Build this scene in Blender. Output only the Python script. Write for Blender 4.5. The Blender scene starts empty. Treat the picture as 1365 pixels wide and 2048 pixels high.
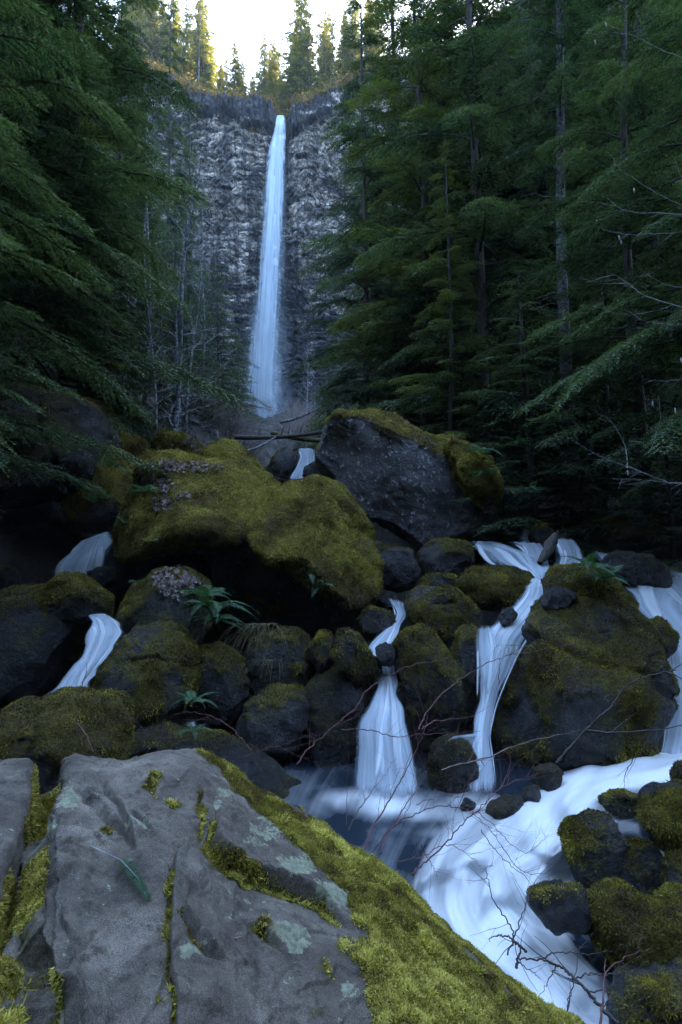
import bpy, bmesh, math, random
import numpy as np
R = math.radians
C = bpy.context.scene.collection
SC = bpy.context.scene

# ------------------------------------------------------------------ camera, sky, sun, exposure
F = 2048 * 20.0 / 36.0            # focal length in photograph pixels
PITCH = R(5); CZ = 3.0; HAZE = 0.0003
cam = bpy.data.cameras.new('camera'); cam.sensor_fit = 'VERTICAL'; cam.sensor_height = 36; cam.sensor_width = 24
cam.lens = 20; cam.clip_end = 2000; cam.clip_start = 0.05
camo = bpy.data.objects.new('camera', cam); C.objects.link(camo)
camo.location = (0, 0, CZ); camo.rotation_euler = (R(90) + PITCH, 0, 0)
SC.camera = camo
SUN_EL, SUN_AZ = R(30), R(22)     # azimuth measured from +Y towards +X
w = bpy.data.worlds.new('World'); SC.world = w; w.use_nodes = True
nt = w.node_tree; bg = nt.nodes['Background']
sky = nt.nodes.new('ShaderNodeTexSky'); sky.sky_type = 'NISHITA'; sky.sun_disc = False
sky.sun_elevation = SUN_EL; sky.sun_rotation = SUN_AZ
sky.air_density = 1.0; sky.dust_density = 1.0; sky.ozone_density = 1.0
nt.links.new(sky.outputs[0], bg.inputs[0]); bg.inputs[1].default_value = 0.15
sl = bpy.data.lights.new('sun', 'SUN'); sl.energy = 4.0; sl.angle = R(0.5); sl.color = (1.0, 0.86, 0.62)
so = bpy.data.objects.new('sun', sl); C.objects.link(so)
so.rotation_euler = (-(R(90) - SUN_EL), 0, -SUN_AZ)
SC.view_settings.view_transform = 'Standard'; SC.view_settings.look = 'None'
SC.view_settings.exposure = 4.05; SC.view_settings.gamma = 1.0
cy = SC.cycles
cy.max_bounces = 6; cy.diffuse_bounces = 3; cy.glossy_bounces = 2; cy.transmission_bounces = 3; cy.transparent_max_bounces = 24
cy.caustics_reflective = False; cy.caustics_refractive = False
cy.use_denoising = True

# ------------------------------------------------------------------ maths helpers
CP, SP = math.cos(PITCH), math.sin(PITCH)
def ray(px, py):
    xc = (px - 682.5) / F; yc = (1024 - py) / F
    return np.array([xc, CP - yc * SP, SP + yc * CP])
def P(px, py, Y):
    d = ray(px, py); return np.array([0, 0, CZ]) + d * (Y / d[1])
def PZ(px, py, z):
    d = ray(px, py); return np.array([0, 0, CZ]) + d * ((z - CZ) / d[2])
def proj(V):
    x = V[:, 0]; y = V[:, 1]; z = V[:, 2] - CZ
    dep = y * CP + z * SP; up = -y * SP + z * CP
    return 682.5 + F * x / dep, 1024 - F * up / dep

def _h(i, j, k, s):
    n = (i * 374761393 + j * 668265263 + k * 2147483647 + s * 974634777) & 0xFFFFFFFF
    n = ((n ^ (n >> 13)) * 1274126177) & 0xFFFFFFFF
    n = ((n ^ (n >> 15)) * 2246822519) & 0xFFFFFFFF
    return ((n ^ (n >> 16)) & 0xFFFF) / 32767.5 - 1.0
def noise(V, f=1.0, s=0):
    p = np.asarray(V, float) * f + 1000.0
    i = np.floor(p).astype(np.int64); t = p - i; t = t * t * (3 - 2 * t)
    x, y, z = i[:, 0], i[:, 1], i[:, 2]; a, b, c = t[:, 0], t[:, 1], t[:, 2]
    def L(u, v, q): return u + (v - u) * q
    return L(L(L(_h(x, y, z, s), _h(x+1, y, z, s), a), L(_h(x, y+1, z, s), _h(x+1, y+1, z, s), a), b),
             L(L(_h(x, y, z+1, s), _h(x+1, y, z+1, s), a), L(_h(x, y+1, z+1, s), _h(x+1, y+1, z+1, s), a), b), c)
def fbm(V, f=1.0, o=4, s=0, g=0.5):
    r = 0; a = 1.0
    for k in range(o):
        r = r + a * noise(V, f, s + k * 17); a *= g; f *= 2.03
    return r
def sst(x, a, b):
    t = np.clip((x - a) / (b - a), 0, 1); return t * t * (3 - 2 * t)
def nrm(a): return a / (np.linalg.norm(a, axis=-1, keepdims=True) + 1e-9)
rng = np.random.default_rng(7)

# ------------------------------------------------------------------ object helpers
def mk(name, V, Fc, mat, parent=None, attrs=None, smooth=True, cols=None):
    V = np.ascontiguousarray(V, dtype=np.float32)
    Fs = Fc if isinstance(Fc, list) else [Fc]
    me = bpy.data.meshes.new(name)
    me.vertices.add(len(V)); me.vertices.foreach_set('co', V.ravel())
    nl = sum(f.size for f in Fs); npol = sum(len(f) for f in Fs)
    me.loops.add(nl); me.polygons.add(npol)
    me.loops.foreach_set('vertex_index', np.concatenate([f.ravel() for f in Fs]).astype(np.int32))
    tot = np.concatenate([np.full(len(f), f.shape[1]) for f in Fs])
    st = np.concatenate([[0], np.cumsum(tot)[:-1]])
    me.polygons.foreach_set('loop_start', st.astype(np.int32))
    me.update(calc_edges=True)
    me.polygons.foreach_set('use_smooth', np.full(npol, smooth))
    for k, v in (attrs or {}).items():
        a = me.attributes.new(k, 'FLOAT', 'POINT'); a.data.foreach_set('value', np.asarray(v, np.float32))
    me.materials.append(mat)
    o = bpy.data.objects.new(name, me); C.objects.link(o)
    if parent: o.parent = parent
    return o
def empty(name, loc=(0, 0, 0), rz=0):
    o = bpy.data.objects.new(name, None); C.objects.link(o); o.location = loc; o.rotation_euler.z = rz
    o.empty_display_size = 0.2
    return o
def tag(o, label=None, cat=None, group=None, kind=None):
    if label: o['label'] = label
    if cat: o['category'] = cat
    if group: o['group'] = group
    if kind: o['kind'] = kind
    return o
def copy_tree(o, parent=None):
    c = o.copy(); C.objects.link(c)
    if parent: c.parent = parent
    for ch in list(o.children): copy_tree(ch, c)
    return c
def grid_faces(nu, nv):
    a = np.arange(nu * nv).reshape(nu, nv)
    return np.stack([a[:-1, :-1], a[1:, :-1], a[1:, 1:], a[:-1, 1:]], -1).reshape(-1, 4)
class Tubes:
    """collects tapered tubes, linked later as one mesh"""
    def __init__(s): s.V = []; s.F = []; s.n = 0
    def add(s, pts, r0, r1, k=5):
        pts = np.asarray(pts, float); m = len(pts)
        t = nrm(np.gradient(pts, axis=0)); up = np.array([0.13, 0.2, 0.97])
        a = nrm(np.cross(t, up)); b = np.cross(t, a)
        rr = np.linspace(r0, r1, m) if np.isscalar(r0) else np.asarray(r0)
        th = np.linspace(0, 2 * math.pi, k, endpoint=False)
        ring = pts[:, None] + rr[:, None, None] * (np.cos(th)[None, :, None] * a[:, None] + np.sin(th)[None, :, None] * b[:, None])
        s.V.append(ring.reshape(-1, 3))
        i = np.arange(m - 1)[:, None] * k + np.arange(k)[None]; j = np.arange(m - 1)[:, None] * k + (np.arange(k)[None] + 1) % k
        s.F.append(np.stack([i, j, j + k, i + k], -1).reshape(-1, 4) + s.n)
        cap = np.arange(k); 
        s.n += m * k
    def build(s, name, mat, parent=None): return mk(name, np.concatenate(s.V), np.concatenate(s.F), mat, parent)

# ------------------------------------------------------------------ materials
def mat(name):
    m = bpy.data.materials.new(name); m.use_nodes = True
    t = m.node_tree; b = t.nodes['Principled BSDF']; return m, t, b
def N(t, ty, **kw):
    n = t.nodes.new(ty)
    for k, v in kw.items():
        if k in ('operation', 'blend_type', 'data_type', 'attribute_name', 'feature', 'distance'): setattr(n, k, v)
        else: n.inputs[k].default_value = v
    return n
def tex(t, scale, detail=6, rough=0.6, vec=None, ty='ShaderNodeTexNoise'):
    n = t.nodes.new(ty); n.inputs['Scale'].default_value = scale
    if ty == 'ShaderNodeTexNoise': n.inputs['Detail'].default_value = detail; n.inputs['Roughness'].default_value = rough
    if vec is not None: t.links.new(vec, n.inputs['Vector'])
    return n
def ramp(t, fac, stops):
    n = t.nodes.new('ShaderNodeValToRGB'); e = n.color_ramp.elements
    while len(e) < len(stops): e.new(0.5)
    for k, (p, c) in enumerate(stops):
        e[k].position = p; e[k].color = (*c, 1) if len(c) == 3 else c
    t.links.new(fac, n.inputs[0]); return n
def mixc(t, fac, a, b, mode='MIX'):
    n = t.nodes.new('ShaderNodeMix'); n.data_type = 'RGBA'; n.blend_type = mode
    for s, v in ((0, fac), (6, a), (7, b)):
        if hasattr(v, 'links'): t.links.new(v, n.inputs[s])
        else: n.inputs[s].default_value = v if s == 0 else (*v, 1)
    return n.outputs[2]
def math_(t, op, a, b=None, c=None, clamp=False):
    n = t.nodes.new('ShaderNodeMath'); n.operation = op; n.use_clamp = clamp
    for s, v in enumerate((a, b, c)):
        if v is None: continue
        if hasattr(v, 'links'): t.links.new(v, n.inputs[s])
        else: n.inputs[s].default_value = v
    return n.outputs[0]
def attr(t, name):
    n = t.nodes.new('ShaderNodeAttribute'); n.attribute_name = name; return n.outputs['Fac']
def bump(t, b, h, strength, dist):
    n = t.nodes.new('ShaderNodeBump'); n.inputs['Strength'].default_value = strength; n.inputs['Distance'].default_value = dist
    t.links.new(h, n.inputs['Height']); t.links.new(n.outputs[0], b.inputs['Normal']); return n
def pos(t, scale=None):
    g = t.nodes.new('ShaderNodeTexCoord'); o = g.outputs['Object']
    if scale:
        m = t.nodes.new('ShaderNodeMapping'); m.inputs['Scale'].default_value = scale
        t.links.new(o, m.inputs[0]); o = m.outputs[0]
    return o

def mossy_rock(name, rock_a, rock_b, moss_a, moss_b, scale=1.0, rough=0.55):
    m, t, b = mat(name); v = pos(t)
    n1 = tex(t, 2.2 * scale, 8, 0.65, v); n2 = tex(t, 14 * scale, 6, 0.7, v); n3 = tex(t, 55 * scale, 5, 0.7, v)
    vo = tex(t, 30 * scale, vec=v, ty='ShaderNodeTexVoronoi')
    rk = ramp(t, n1.outputs[0], [(0.35, rock_a), (0.68, rock_b)]).outputs[0]
    rk = mixc(t, ramp(t, n2.outputs[0], [(0.57, (0, 0, 0)), (0.63, (1, 1, 1))]).outputs[0], rk, tuple(min(1, c * 2.6) for c in rock_b))
    f = math_(t, 'ADD', n2.outputs[0], math_(t, 'MULTIPLY', n3.outputs[0], 0.5))
    ms = ramp(t, f, [(0.5, moss_a), (0.95, moss_b)]).outputs[0]
    big = tex(t, 1.1 * scale, 3, 0.5, v)
    ms = mixc(t, ramp(t, big.outputs[0], [(0.42, (0, 0, 0)), (0.62, (1, 1, 1))]).outputs[0], ms, tuple(c * k for c, k in zip(moss_a, (0.85, 0.6, 0.7))))
    a = math_(t, 'ADD', attr(t, 'moss'), math_(t, 'MULTIPLY', math_(t, 'SUBTRACT', f, 0.75), 1.6))
    mk_ = ramp(t, a, [(0.42, (0, 0, 0)), (0.58, (1, 1, 1))]).outputs[0]
    t.links.new(mixc(t, mk_, rk, ms), b.inputs['Base Color'])
    t.links.new(math_(t, 'MULTIPLY_ADD', mk_, 0.95 - rough, rough), b.inputs['Roughness'])
    hh = math_(t, 'ADD', math_(t, 'MULTIPLY', n2.outputs[0], 0.7), math_(t, 'MULTIPLY', n3.outputs[0], math_(t, 'MULTIPLY_ADD', mk_, 0.5, 0.25)))
    hh = math_(t, 'ADD', hh, math_(t, 'MULTIPLY', n1.outputs[0], 1.5))
    bump(t, b, hh, 1.0, 0.10 / scale)
    return m
M = {}
M['rock'] = mossy_rock('mossy_stone', (0.010, 0.011, 0.013), (0.038, 0.042, 0.05), (0.032, 0.029, 0.005), (0.155, 0.135, 0.015), rough=.34)  # moss tone lowered to paint shade onto the lower boulders
M['rockbright'] = mossy_rock('bright_mossy_stone', (0.014, 0.015, 0.018), (0.06, 0.065, 0.075), (0.09, 0.080, 0.010), (0.34, 0.29, 0.03))
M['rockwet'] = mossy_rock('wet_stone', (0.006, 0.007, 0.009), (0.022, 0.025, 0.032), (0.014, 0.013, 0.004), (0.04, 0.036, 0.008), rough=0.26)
M['rockpale'] = mossy_rock('pale_patched_stone', (0.022, 0.023, 0.027), (0.19, 0.195, 0.215), (0.08, 0.070, 0.010), (0.27, 0.225, 0.025), scale=0.6)
M['ground'] = mossy_rock('forest_soil', (0.008, 0.008, 0.007), (0.026, 0.021, 0.016), (0.010, 0.013, 0.005), (0.024, 0.030, 0.009))

def leafy(name, a, b_, trans=0.3, rough=0.55, mid=None):
    m, t, b = mat(name)
    col = ramp(t, attr(t, 'tint'), [(0.0, a), (1.0, b_)] if mid is None else [(0.12, a), (0.5, mid), (1.0, b_)]).outputs[0]
    t.links.new(col, b.inputs['Base Color']); b.inputs['Roughness'].default_value = rough
    b.inputs['Specular IOR Level'].default_value = 0.3
    tr = N(t, 'ShaderNodeBsdfTranslucent'); t.links.new(mixc(t, 1.0, col, (1.6, 1.5, 0.6), 'MULTIPLY'), tr.inputs[0])
    mx = t.nodes.new('ShaderNodeMixShader'); mx.inputs[0].default_value = trans
    t.links.new(b.outputs[0], mx.inputs[1]); t.links.new(tr.outputs[0], mx.inputs[2])
    t.links.new(mx.outputs[0], t.nodes['Material Output'].inputs[0]); return m
M['needles'] = leafy('hemlock_needles', (0.016, 0.042, 0.030), (0.105, 0.165, 0.085))
M['needles_yellow'] = leafy('yellowish_needles', (0.028, 0.058, 0.028), (0.145, 0.185, 0.060))
M['needles_blue'] = leafy('bluish_needles', (0.018, 0.045, 0.036), (0.085, 0.14, 0.085))
M['needles_rim'] = leafy('sun_tinted_rim_needles', (0.04, 0.055, 0.014), (0.17, 0.165, 0.03), 0.45)  # sunlit yellow of the rim trees is partly put into this needle colour
M['bushes'] = leafy('rim_brush', (0.07, 0.05, 0.02), (0.28, 0.19, 0.05), 0.4)
M['mossb'] = leafy('moss_bright', (0.06, 0.040, 0.010), (0.50, 0.47, 0.12), 0.25, 0.8, (0.20, 0.180, 0.028))
M['mossd'] = leafy('moss_dark', (0.020, 0.015, 0.005), (0.34, 0.31, 0.045), 0.25, 0.8, (0.105, 0.094, 0.010))  # blades darkened to match, with the lower boulders' shade in their colour
M['fern'] = leafy('fern_green', (0.015, 0.05, 0.028), (0.05, 0.13, 0.06), 0.3)
M['deadleaf'] = leafy('dead_leaf', (0.085, 0.066, 0.066), (0.32, 0.262, 0.255), 0.15)
M['drygrass'] = leafy('dry_grass', (0.06, 0.055, 0.025), (0.25, 0.22, 0.12), 0.2)
def plain(name, a, b_, scale=20, rough=0.8, stretch=(1, 1, 1), bs=0.5, bd=0.02, lo=0.35, hi=0.65):
    m, t, b = mat(name); n = tex(t, scale, 6, 0.65, pos(t, stretch))
    t.links.new(ramp(t, n.outputs[0], [(lo, a), (hi, b_)]).outputs[0], b.inputs['Base Color'])
    b.inputs['Roughness'].default_value = rough; bump(t, b, n.outputs[0], bs, bd); return m
M['bark'] = plain('dark_bark', (0.018, 0.014, 0.012), (0.085, 0.075, 0.07), 9, stretch=(3, 3, 0.6))
M['barkpale'] = plain('lichen_bark', (0.05, 0.055, 0.055), (0.34, 0.37, 0.40), 7, stretch=(1, 1, 1.6), lo=0.42, hi=0.6)
M['barkmid'] = plain('scaly_bark', (0.03, 0.03, 0.032), (0.15, 0.16, 0.175), 9, stretch=(1, 1, 1.8), lo=0.40, hi=0.62)
M['twigred'] = plain('red_twig', (0.035, 0.012, 0.012), (0.12, 0.045, 0.045), 12)
M['twigdark'] = plain('dark_twig', (0.012, 0.010, 0.010), (0.05, 0.04, 0.04), 12)
M['twigpale'] = plain('pale_twig', (0.10, 0.11, 0.12), (0.30, 0.32, 0.34), 12)
M['twigbrown'] = plain('brown_twig', (0.06, 0.045, 0.04), (0.25, 0.19, 0.17), 12)

# water: silky white strands over clear dark water, attributes foam (whiteness), edge (cover), u across and v along the flow
def water_mat(name, density=1.0, along=3.0, across=60.0, white=0.9, body=0.0, tint=(.93, .97, 1.0), con=3.0):
    m, t, b = mat(name)
    cu = t.nodes.new('ShaderNodeCombineXYZ'); t.links.new(math_(t, 'MULTIPLY', attr(t, 'u'), across), cu.inputs[0])
    t.links.new(math_(t, 'MULTIPLY', attr(t, 'v'), along), cu.inputs[1])
    n = tex(t, 1.0, 4, 0.6, cu.outputs[0]); 
    cu2 = t.nodes.new('ShaderNodeCombineXYZ'); t.links.new(math_(t, 'MULTIPLY', attr(t, 'u'), across * 0.28), cu2.inputs[0])
    t.links.new(math_(t, 'MULTIPLY', attr(t, 'v'), along * 0.8), cu2.inputs[1])
    n2 = tex(t, 1.0, 3, 0.5, cu2.outputs[0])
    s = math_(t, 'ADD', math_(t, 'MULTIPLY', n.outputs[0], 0.45), math_(t, 'MULTIPLY', n2.outputs[0], 0.55))
    st = math_(t, 'MULTIPLY_ADD', math_(t, 'SUBTRACT', s, 0.5), con, 0.5, clamp=True)        # streaks 0..1
    foam = attr(t, 'foam')
    a = (math_(t, 'MULTIPLY_ADD', foam, 1.5 * density, math_(t, 'MULTIPLY_ADD', st, 0.7, -0.7), clamp=True) if not body else math_(t, 'MULTIPLY_ADD', foam, 1.12, math_(t, 'MULTIPLY_ADD', st, 0.30, -0.22), clamp=True))
    eg = attr(t, 'edge')
    a = math_(t, 'MULTIPLY', a, math_(t, 'MULTIPLY', math_(t, 'MULTIPLY_ADD', eg, 1.45, math_(t, 'MULTIPLY_ADD', st, 1.1, -.70), clamp=True), math_(t, 'MULTIPLY', eg, 2.2, clamp=True)), clamp=True)
    dif = N(t, 'ShaderNodeBsdfDiffuse'); dif.inputs[0].default_value = (white * tint[0], white * tint[1], white * tint[2], 1)
    trl = N(t, 'ShaderNodeBsdfTranslucent'); trl.inputs[0].default_value = (white * tint[0], white * tint[1], white * tint[2], 1)
    mw = t.nodes.new('ShaderNodeMixShader'); mw.inputs[0].default_value = 0.3
    t.links.new(dif.outputs[0], mw.inputs[1]); t.links.new(trl.outputs[0], mw.inputs[2])
    if body > 0:
        b.inputs['Base Color'].default_value = (0.012, 0.02, 0.03, 1); b.inputs['Roughness'].default_value = 0.16
        bump(t, b, s, 0.25, 0.05); base = b.outputs[0]
    else:
        tp = N(t, 'ShaderNodeBsdfTransparent'); base = tp.outputs[0]
    mx = t.nodes.new('ShaderNodeMixShader'); t.links.new(a, mx.inputs[0]); t.links.new(base, mx.inputs[1]); t.links.new(mw.outputs[0], mx.inputs[2])
    t.links.new(mx.outputs[0], t.nodes['Material Output'].inputs[0]); return m
M['falls'] = water_mat('falling_water', 0.9, 0.35, 15, white=.60, tint=(.66, .82, 1.0))
M['spray'] = water_mat('falling_spray', 0.9, 0.2, 4, white=.62, tint=(.72, .88, 1.0))
M['cascade'] = water_mat('cascade_water', 0.95, 0.22, 22, tint=(.72, .86, 1.0), con=1.9)
M['strand'] = water_mat('strand_water', 0.8, 0.2, 5, tint=(.82, .92, 1.0), con=1.6)
M['river'] = water_mat('stream_water', 1.0, 0.5, 9, body=1, tint=(.88, .95, 1.0), con=1.5)

# ------------------------------------------------------------------ terrain
_py = np.array([-60, -25, -8, 0, 3, 5, 7.5, 9, 11, 13, 16, 22, 30, 45, 60, 90, 118, 130, 400])
_pz = np.array([74, 27, 2.2, -0.4, -1.3, -1.5, -1.1, -0.6, 0.6, 1.9, 3.2, 5.3, 7.6, 10.4, 13.4, 22.0, 31.0, 33, 60])  # steep rise behind the camera is an unseen hill added to block sky light
def terrain(x, y):
    x = np.asarray(x, float); y = np.asarray(y, float)
    z = np.interp(y, _py, _pz)
    l = -x; near = sst(y, 30, 110) * 14
    z = z + sst(l, 4.2, 8.5) * 2.6 * sst(y, 5, 11) + np.clip(l - 8 - near, 0, 400) * 0.55
    z = z + sst(x, 8.0, 12) * 1.6 * sst(y, 5, 11) + np.clip(x - 9.5 - near, 0, 400) * 0.5
    V = np.stack([x.ravel(), y.ravel(), np.zeros(x.size)], 1)
    n = fbm(V, 0.25, 4, 3).reshape(x.shape); amp = 0.12 + 0.9 * sst(y, 14, 60)
    return z + n * amp
def gz(x, y): return float(terrain(np.array([x]), np.array([y]))[0])
def axis(parts):
    return np.unique(np.concatenate([np.arange(a, b, s) for a, b, s in parts]))
xs = axis([(-400, -60, 20), (-60, -14, 1.5), (-14, 14, 0.25), (14, 60, 1.5), (60, 401, 20)])
ys = axis([(-200, -20, 12), (-20, 0, 1.5), (0, 26, 0.25), (26, 120, 1.0), (120, 125, 1)])
X, Y = np.meshgrid(xs, ys, indexing='ij'); Z = terrain(X, Y)
Vt = np.stack([X.ravel(), Y.ravel(), Z.ravel()], 1)
ms = 0.45 + 0.35 * fbm(Vt, 0.6, 3, 9)
g = mk('ground', Vt, grid_faces(*X.shape), M['ground'], attrs={'moss': ms}); tag(g, 'dark forest floor and stream banks, with an added unseen hill behind the camera', 'ground', kind='structure')

# ------------------------------------------------------------------ cliff
RIM = [(-200, 60), (0, 80), (250, 118), (340, 150), (380, 182), (430, 190), (480, 197), (530, 200), (548, 212), (556, 238), (572, 238), (580, 214), (620, 200), (650, 182), (690, 160), (720, 148), (800, 115), (950, 70)]
rx = np.array([P(a, b, 120)[0] for a, b in RIM]); rz = np.array([P(a, b, 120)[2] for a, b in RIM])
def cliffY(x):
    return 120 - 40 * sst(-x, 50, 95) - 55 * sst(x, 24, 75)
def cliff_mat():
    m, t, b = mat('basalt'); v = pos(t)
    n0 = tex(t, 0.16, 6, 0.6, v); n1 = tex(t, 0.30, 9, 0.58, pos(t, (.8, 1, 2.2))); n2 = tex(t, 3.5, 6, 0.7, pos(t, (1.6, 1, 0.7)))
    wvn = tex(t, 1.0, 5, .6, pos(t, (.10, .1, 1.3)))
    pale = ramp(t, n1.outputs[0], [(0.36, (0.09, 0.088, 0.09)), (0.50, (0.31, 0.295, 0.28)), (0.66, (0.60, 0.565, 0.53))]).outputs[0]
    dark = ramp(t, n2.outputs[0], [(0.40, (0.010, 0.012, 0.017)), (0.7, (0.075, 0.080, 0.10))]).outputs[0]
    a = math_(t, 'ADD', attr(t, 'pale'), math_(t, 'MULTIPLY', math_(t, 'SUBTRACT', n1.outputs[0], 0.5), 1.6))
    a = math_(t, 'ADD', a, math_(t, 'MULTIPLY', math_(t, 'SUBTRACT', n2.outputs[0], 0.5), 1.2))
    f = ramp(t, a, [(0.40, (0, 0, 0)), (0.56, (1, 1, 1))]).outputs[0]
    vo = tex(t, 0.42, vec=pos(t, (.55, 1, 1.7)), ty='ShaderNodeTexVoronoi'); vo.feature = 'DISTANCE_TO_EDGE'
    vo2 = tex(t, 0.34, vec=pos(t, (2.2, 1, .45)), ty='ShaderNodeTexVoronoi'); vo2.feature = 'DISTANCE_TO_EDGE'
    e_ = math_(t, 'ADD', math_(t, 'MINIMUM', vo.outputs[0], vo2.outputs[0]), math_(t, 'MULTIPLY', math_(t, 'SUBTRACT', n2.outputs[0], .5), .25))
    ck = ramp(t, e_, [(0.0, (.12, .12, .13)), (0.06, (1, 1, 1))]).outputs[0]
    col = mixc(t, 1.0, mixc(t, f, dark, pale), ck, 'MULTIPLY')
    col = mixc(t, 1.0, col, ramp(t, wvn.outputs[0], [(.42, (.14, .14, .16)), (.47, (1, 1, 1))]).outputs[0], 'MULTIPLY')
    seep = tex(t, 1.0, 4, .6, pos(t, (.45, .1, .03)))
    col = mixc(t, 1.0, col, ramp(t, seep.outputs[0], [(.40, (.30, .32, .36)), (.50, (1, 1, 1))]).outputs[0], 'MULTIPLY')
    veg = ramp(t, n2.outputs[0], [(0.4, (0.05, 0.035, 0.012)), (0.7, (0.26, 0.17, 0.05))]).outputs[0]
    gv = math_(t, 'ADD', attr(t, 'veg'), math_(t, 'MULTIPLY', math_(t, 'SUBTRACT', n1.outputs[0], 0.5), 1.5))
    col = mixc(t, ramp(t, gv, [(0.45, (0, 0, 0)), (0.6, (1, 1, 1))]).outputs[0], col, veg)
    t.links.new(col, b.inputs['Base Color']); b.inputs['Roughness'].default_value = 0.75
    bump(t, b, math_(t, 'ADD', n1.outputs[0], n2.outputs[0]), 1.0, 0.7)
    return m
M['cliff'] = cliff_mat()
cxs = axis([(-150, -52, 2.5), (-52, 28, 0.17), (28, 130, 2.5)])
nv = 470
zt = np.interp(cxs, rx, rz); Vv = np.linspace(0, 1, nv)
X = np.repeat(cxs[:, None], nv, 1); zb = 22.0
Z = zb + (zt[:, None] - zb) * Vv[None] 
B = np.stack([X.ravel(), np.zeros(X.size), Z.ravel()], 1)
top = (zt[:, None] - Z)                                            # metres below the rim
wz = Z + 2.2 * fbm(B * [1, 1, 0.5], 0.13, 4, 5).reshape(X.shape)
wx = X + 1.3 * fbm(B, 0.30, 4, 6).reshape(X.shape)
def cells(a, f, s):
    i = np.floor(a * f + 500).astype(np.int64); fr = a * f + 500 - i
    return i, _h(i, i * 0 + 3, i * 0 + 7, s), fr
# horizontal plates in the face
ci, cr, cf = cells(wx, 0.55, 1)
li, lr, lf = cells(wz + 0.9 * cr, 0.85, 2)
pl = _h(ci, li, li * 0, 4)
li2, lr2, lf2 = cells(wz * 1.0 + 1.5 * wx * .12, 1.9, 15); ci2, cr2, cf2 = cells(wx + .4 * lr2, 1.4, 16)
plates = 0.55 * pl - 0.5 * np.exp(-np.minimum(lf, 1 - lf) * 9) - 0.5 * np.exp(-np.minimum(cf, 1 - cf) * 10) + 0.28 * _h(ci2, li2, li2 * 0, 18)
# columns near the rim
ki, kr, kf = cells(X + .3 * noise(B * [1, 1, .3], .5, 6).reshape(X.shape) + 0.03 * Z, 1.0, 8)
colm = 0.7 * kr + 0.8 * np.sqrt(np.clip(1 - (2 * kf - 1) ** 2, 0, 1)) - 0.6
tb = sst(top + 2.4 * fbm(B, 0.2, 3, 12).reshape(X.shape), 4.6, 6.0)    # 0 in the rim band, 1 below
d = tb * plates + (1 - tb) * (colm + 0.9)
d = d - 1.6 * np.exp(-((top - 5.6 + 2.4 * fbm(B, 0.2, 3, 12).reshape(X.shape)) / 0.8) ** 2) 
d = d + 1.6 * fbm(B, 0.07, 4, 20).reshape(X.shape) + 0.35 * fbm(B, 1.1, 3, 22).reshape(X.shape)
fx0 = P(556, 400, 120)[0]
d = d - 1.5 * np.exp(-((X - fx0 - 0.6) / 2.6) ** 2)               # alcove behind the falls
d = d - 4.0 * sst(Vv[None], 0.99, 1.0)
low = sst(top, 58, 78)
Yc = cliffY(X) - d - 7.0 * low ** 2
# plateau rows behind the rim
Vc = np.stack([X, Yc, Z], -1)
back = []
for k, (dy, dz) in enumerate([(3, 0.6), (8, 1.5), (18, 4), (40, 8), (120, 8)]):
    r = np.stack([cxs, cliffY(cxs) + dy, zt + dz + 0.7 * noise(np.stack([cxs, cxs * 0 + dy, cxs * 0], 1), 0.3, 31)], -1)
    ch = np.exp(-((cxs - fx0) / 2.2) ** 2) * (1 if k < 3 else 0.3)
    r[:, 2] -= ch * (dz + 0.7); back.append(r[:, None])
Vc = np.concatenate([Vc] + back, 1)
nvt = Vc.shape[1]
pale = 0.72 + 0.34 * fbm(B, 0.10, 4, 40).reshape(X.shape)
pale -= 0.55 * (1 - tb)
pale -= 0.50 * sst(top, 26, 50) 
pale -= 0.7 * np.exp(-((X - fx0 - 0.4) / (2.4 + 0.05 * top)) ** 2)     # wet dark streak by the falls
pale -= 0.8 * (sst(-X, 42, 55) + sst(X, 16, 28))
veg = np.exp(-top / 1.3) * 0.9 + 0.45 * np.exp(-((top - 7.4) / 0.8) ** 2) * (0.5 + noise(B, 0.3, 41).reshape(X.shape))
ex = np.zeros((len(cxs), 5))
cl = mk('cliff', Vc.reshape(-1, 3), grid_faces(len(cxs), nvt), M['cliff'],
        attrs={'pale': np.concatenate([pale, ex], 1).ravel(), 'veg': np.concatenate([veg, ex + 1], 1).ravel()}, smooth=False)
tag(cl, 'tall basalt cliff wall with pale ledges and a dark columnar rim', 'cliff', kind='structure')

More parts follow.
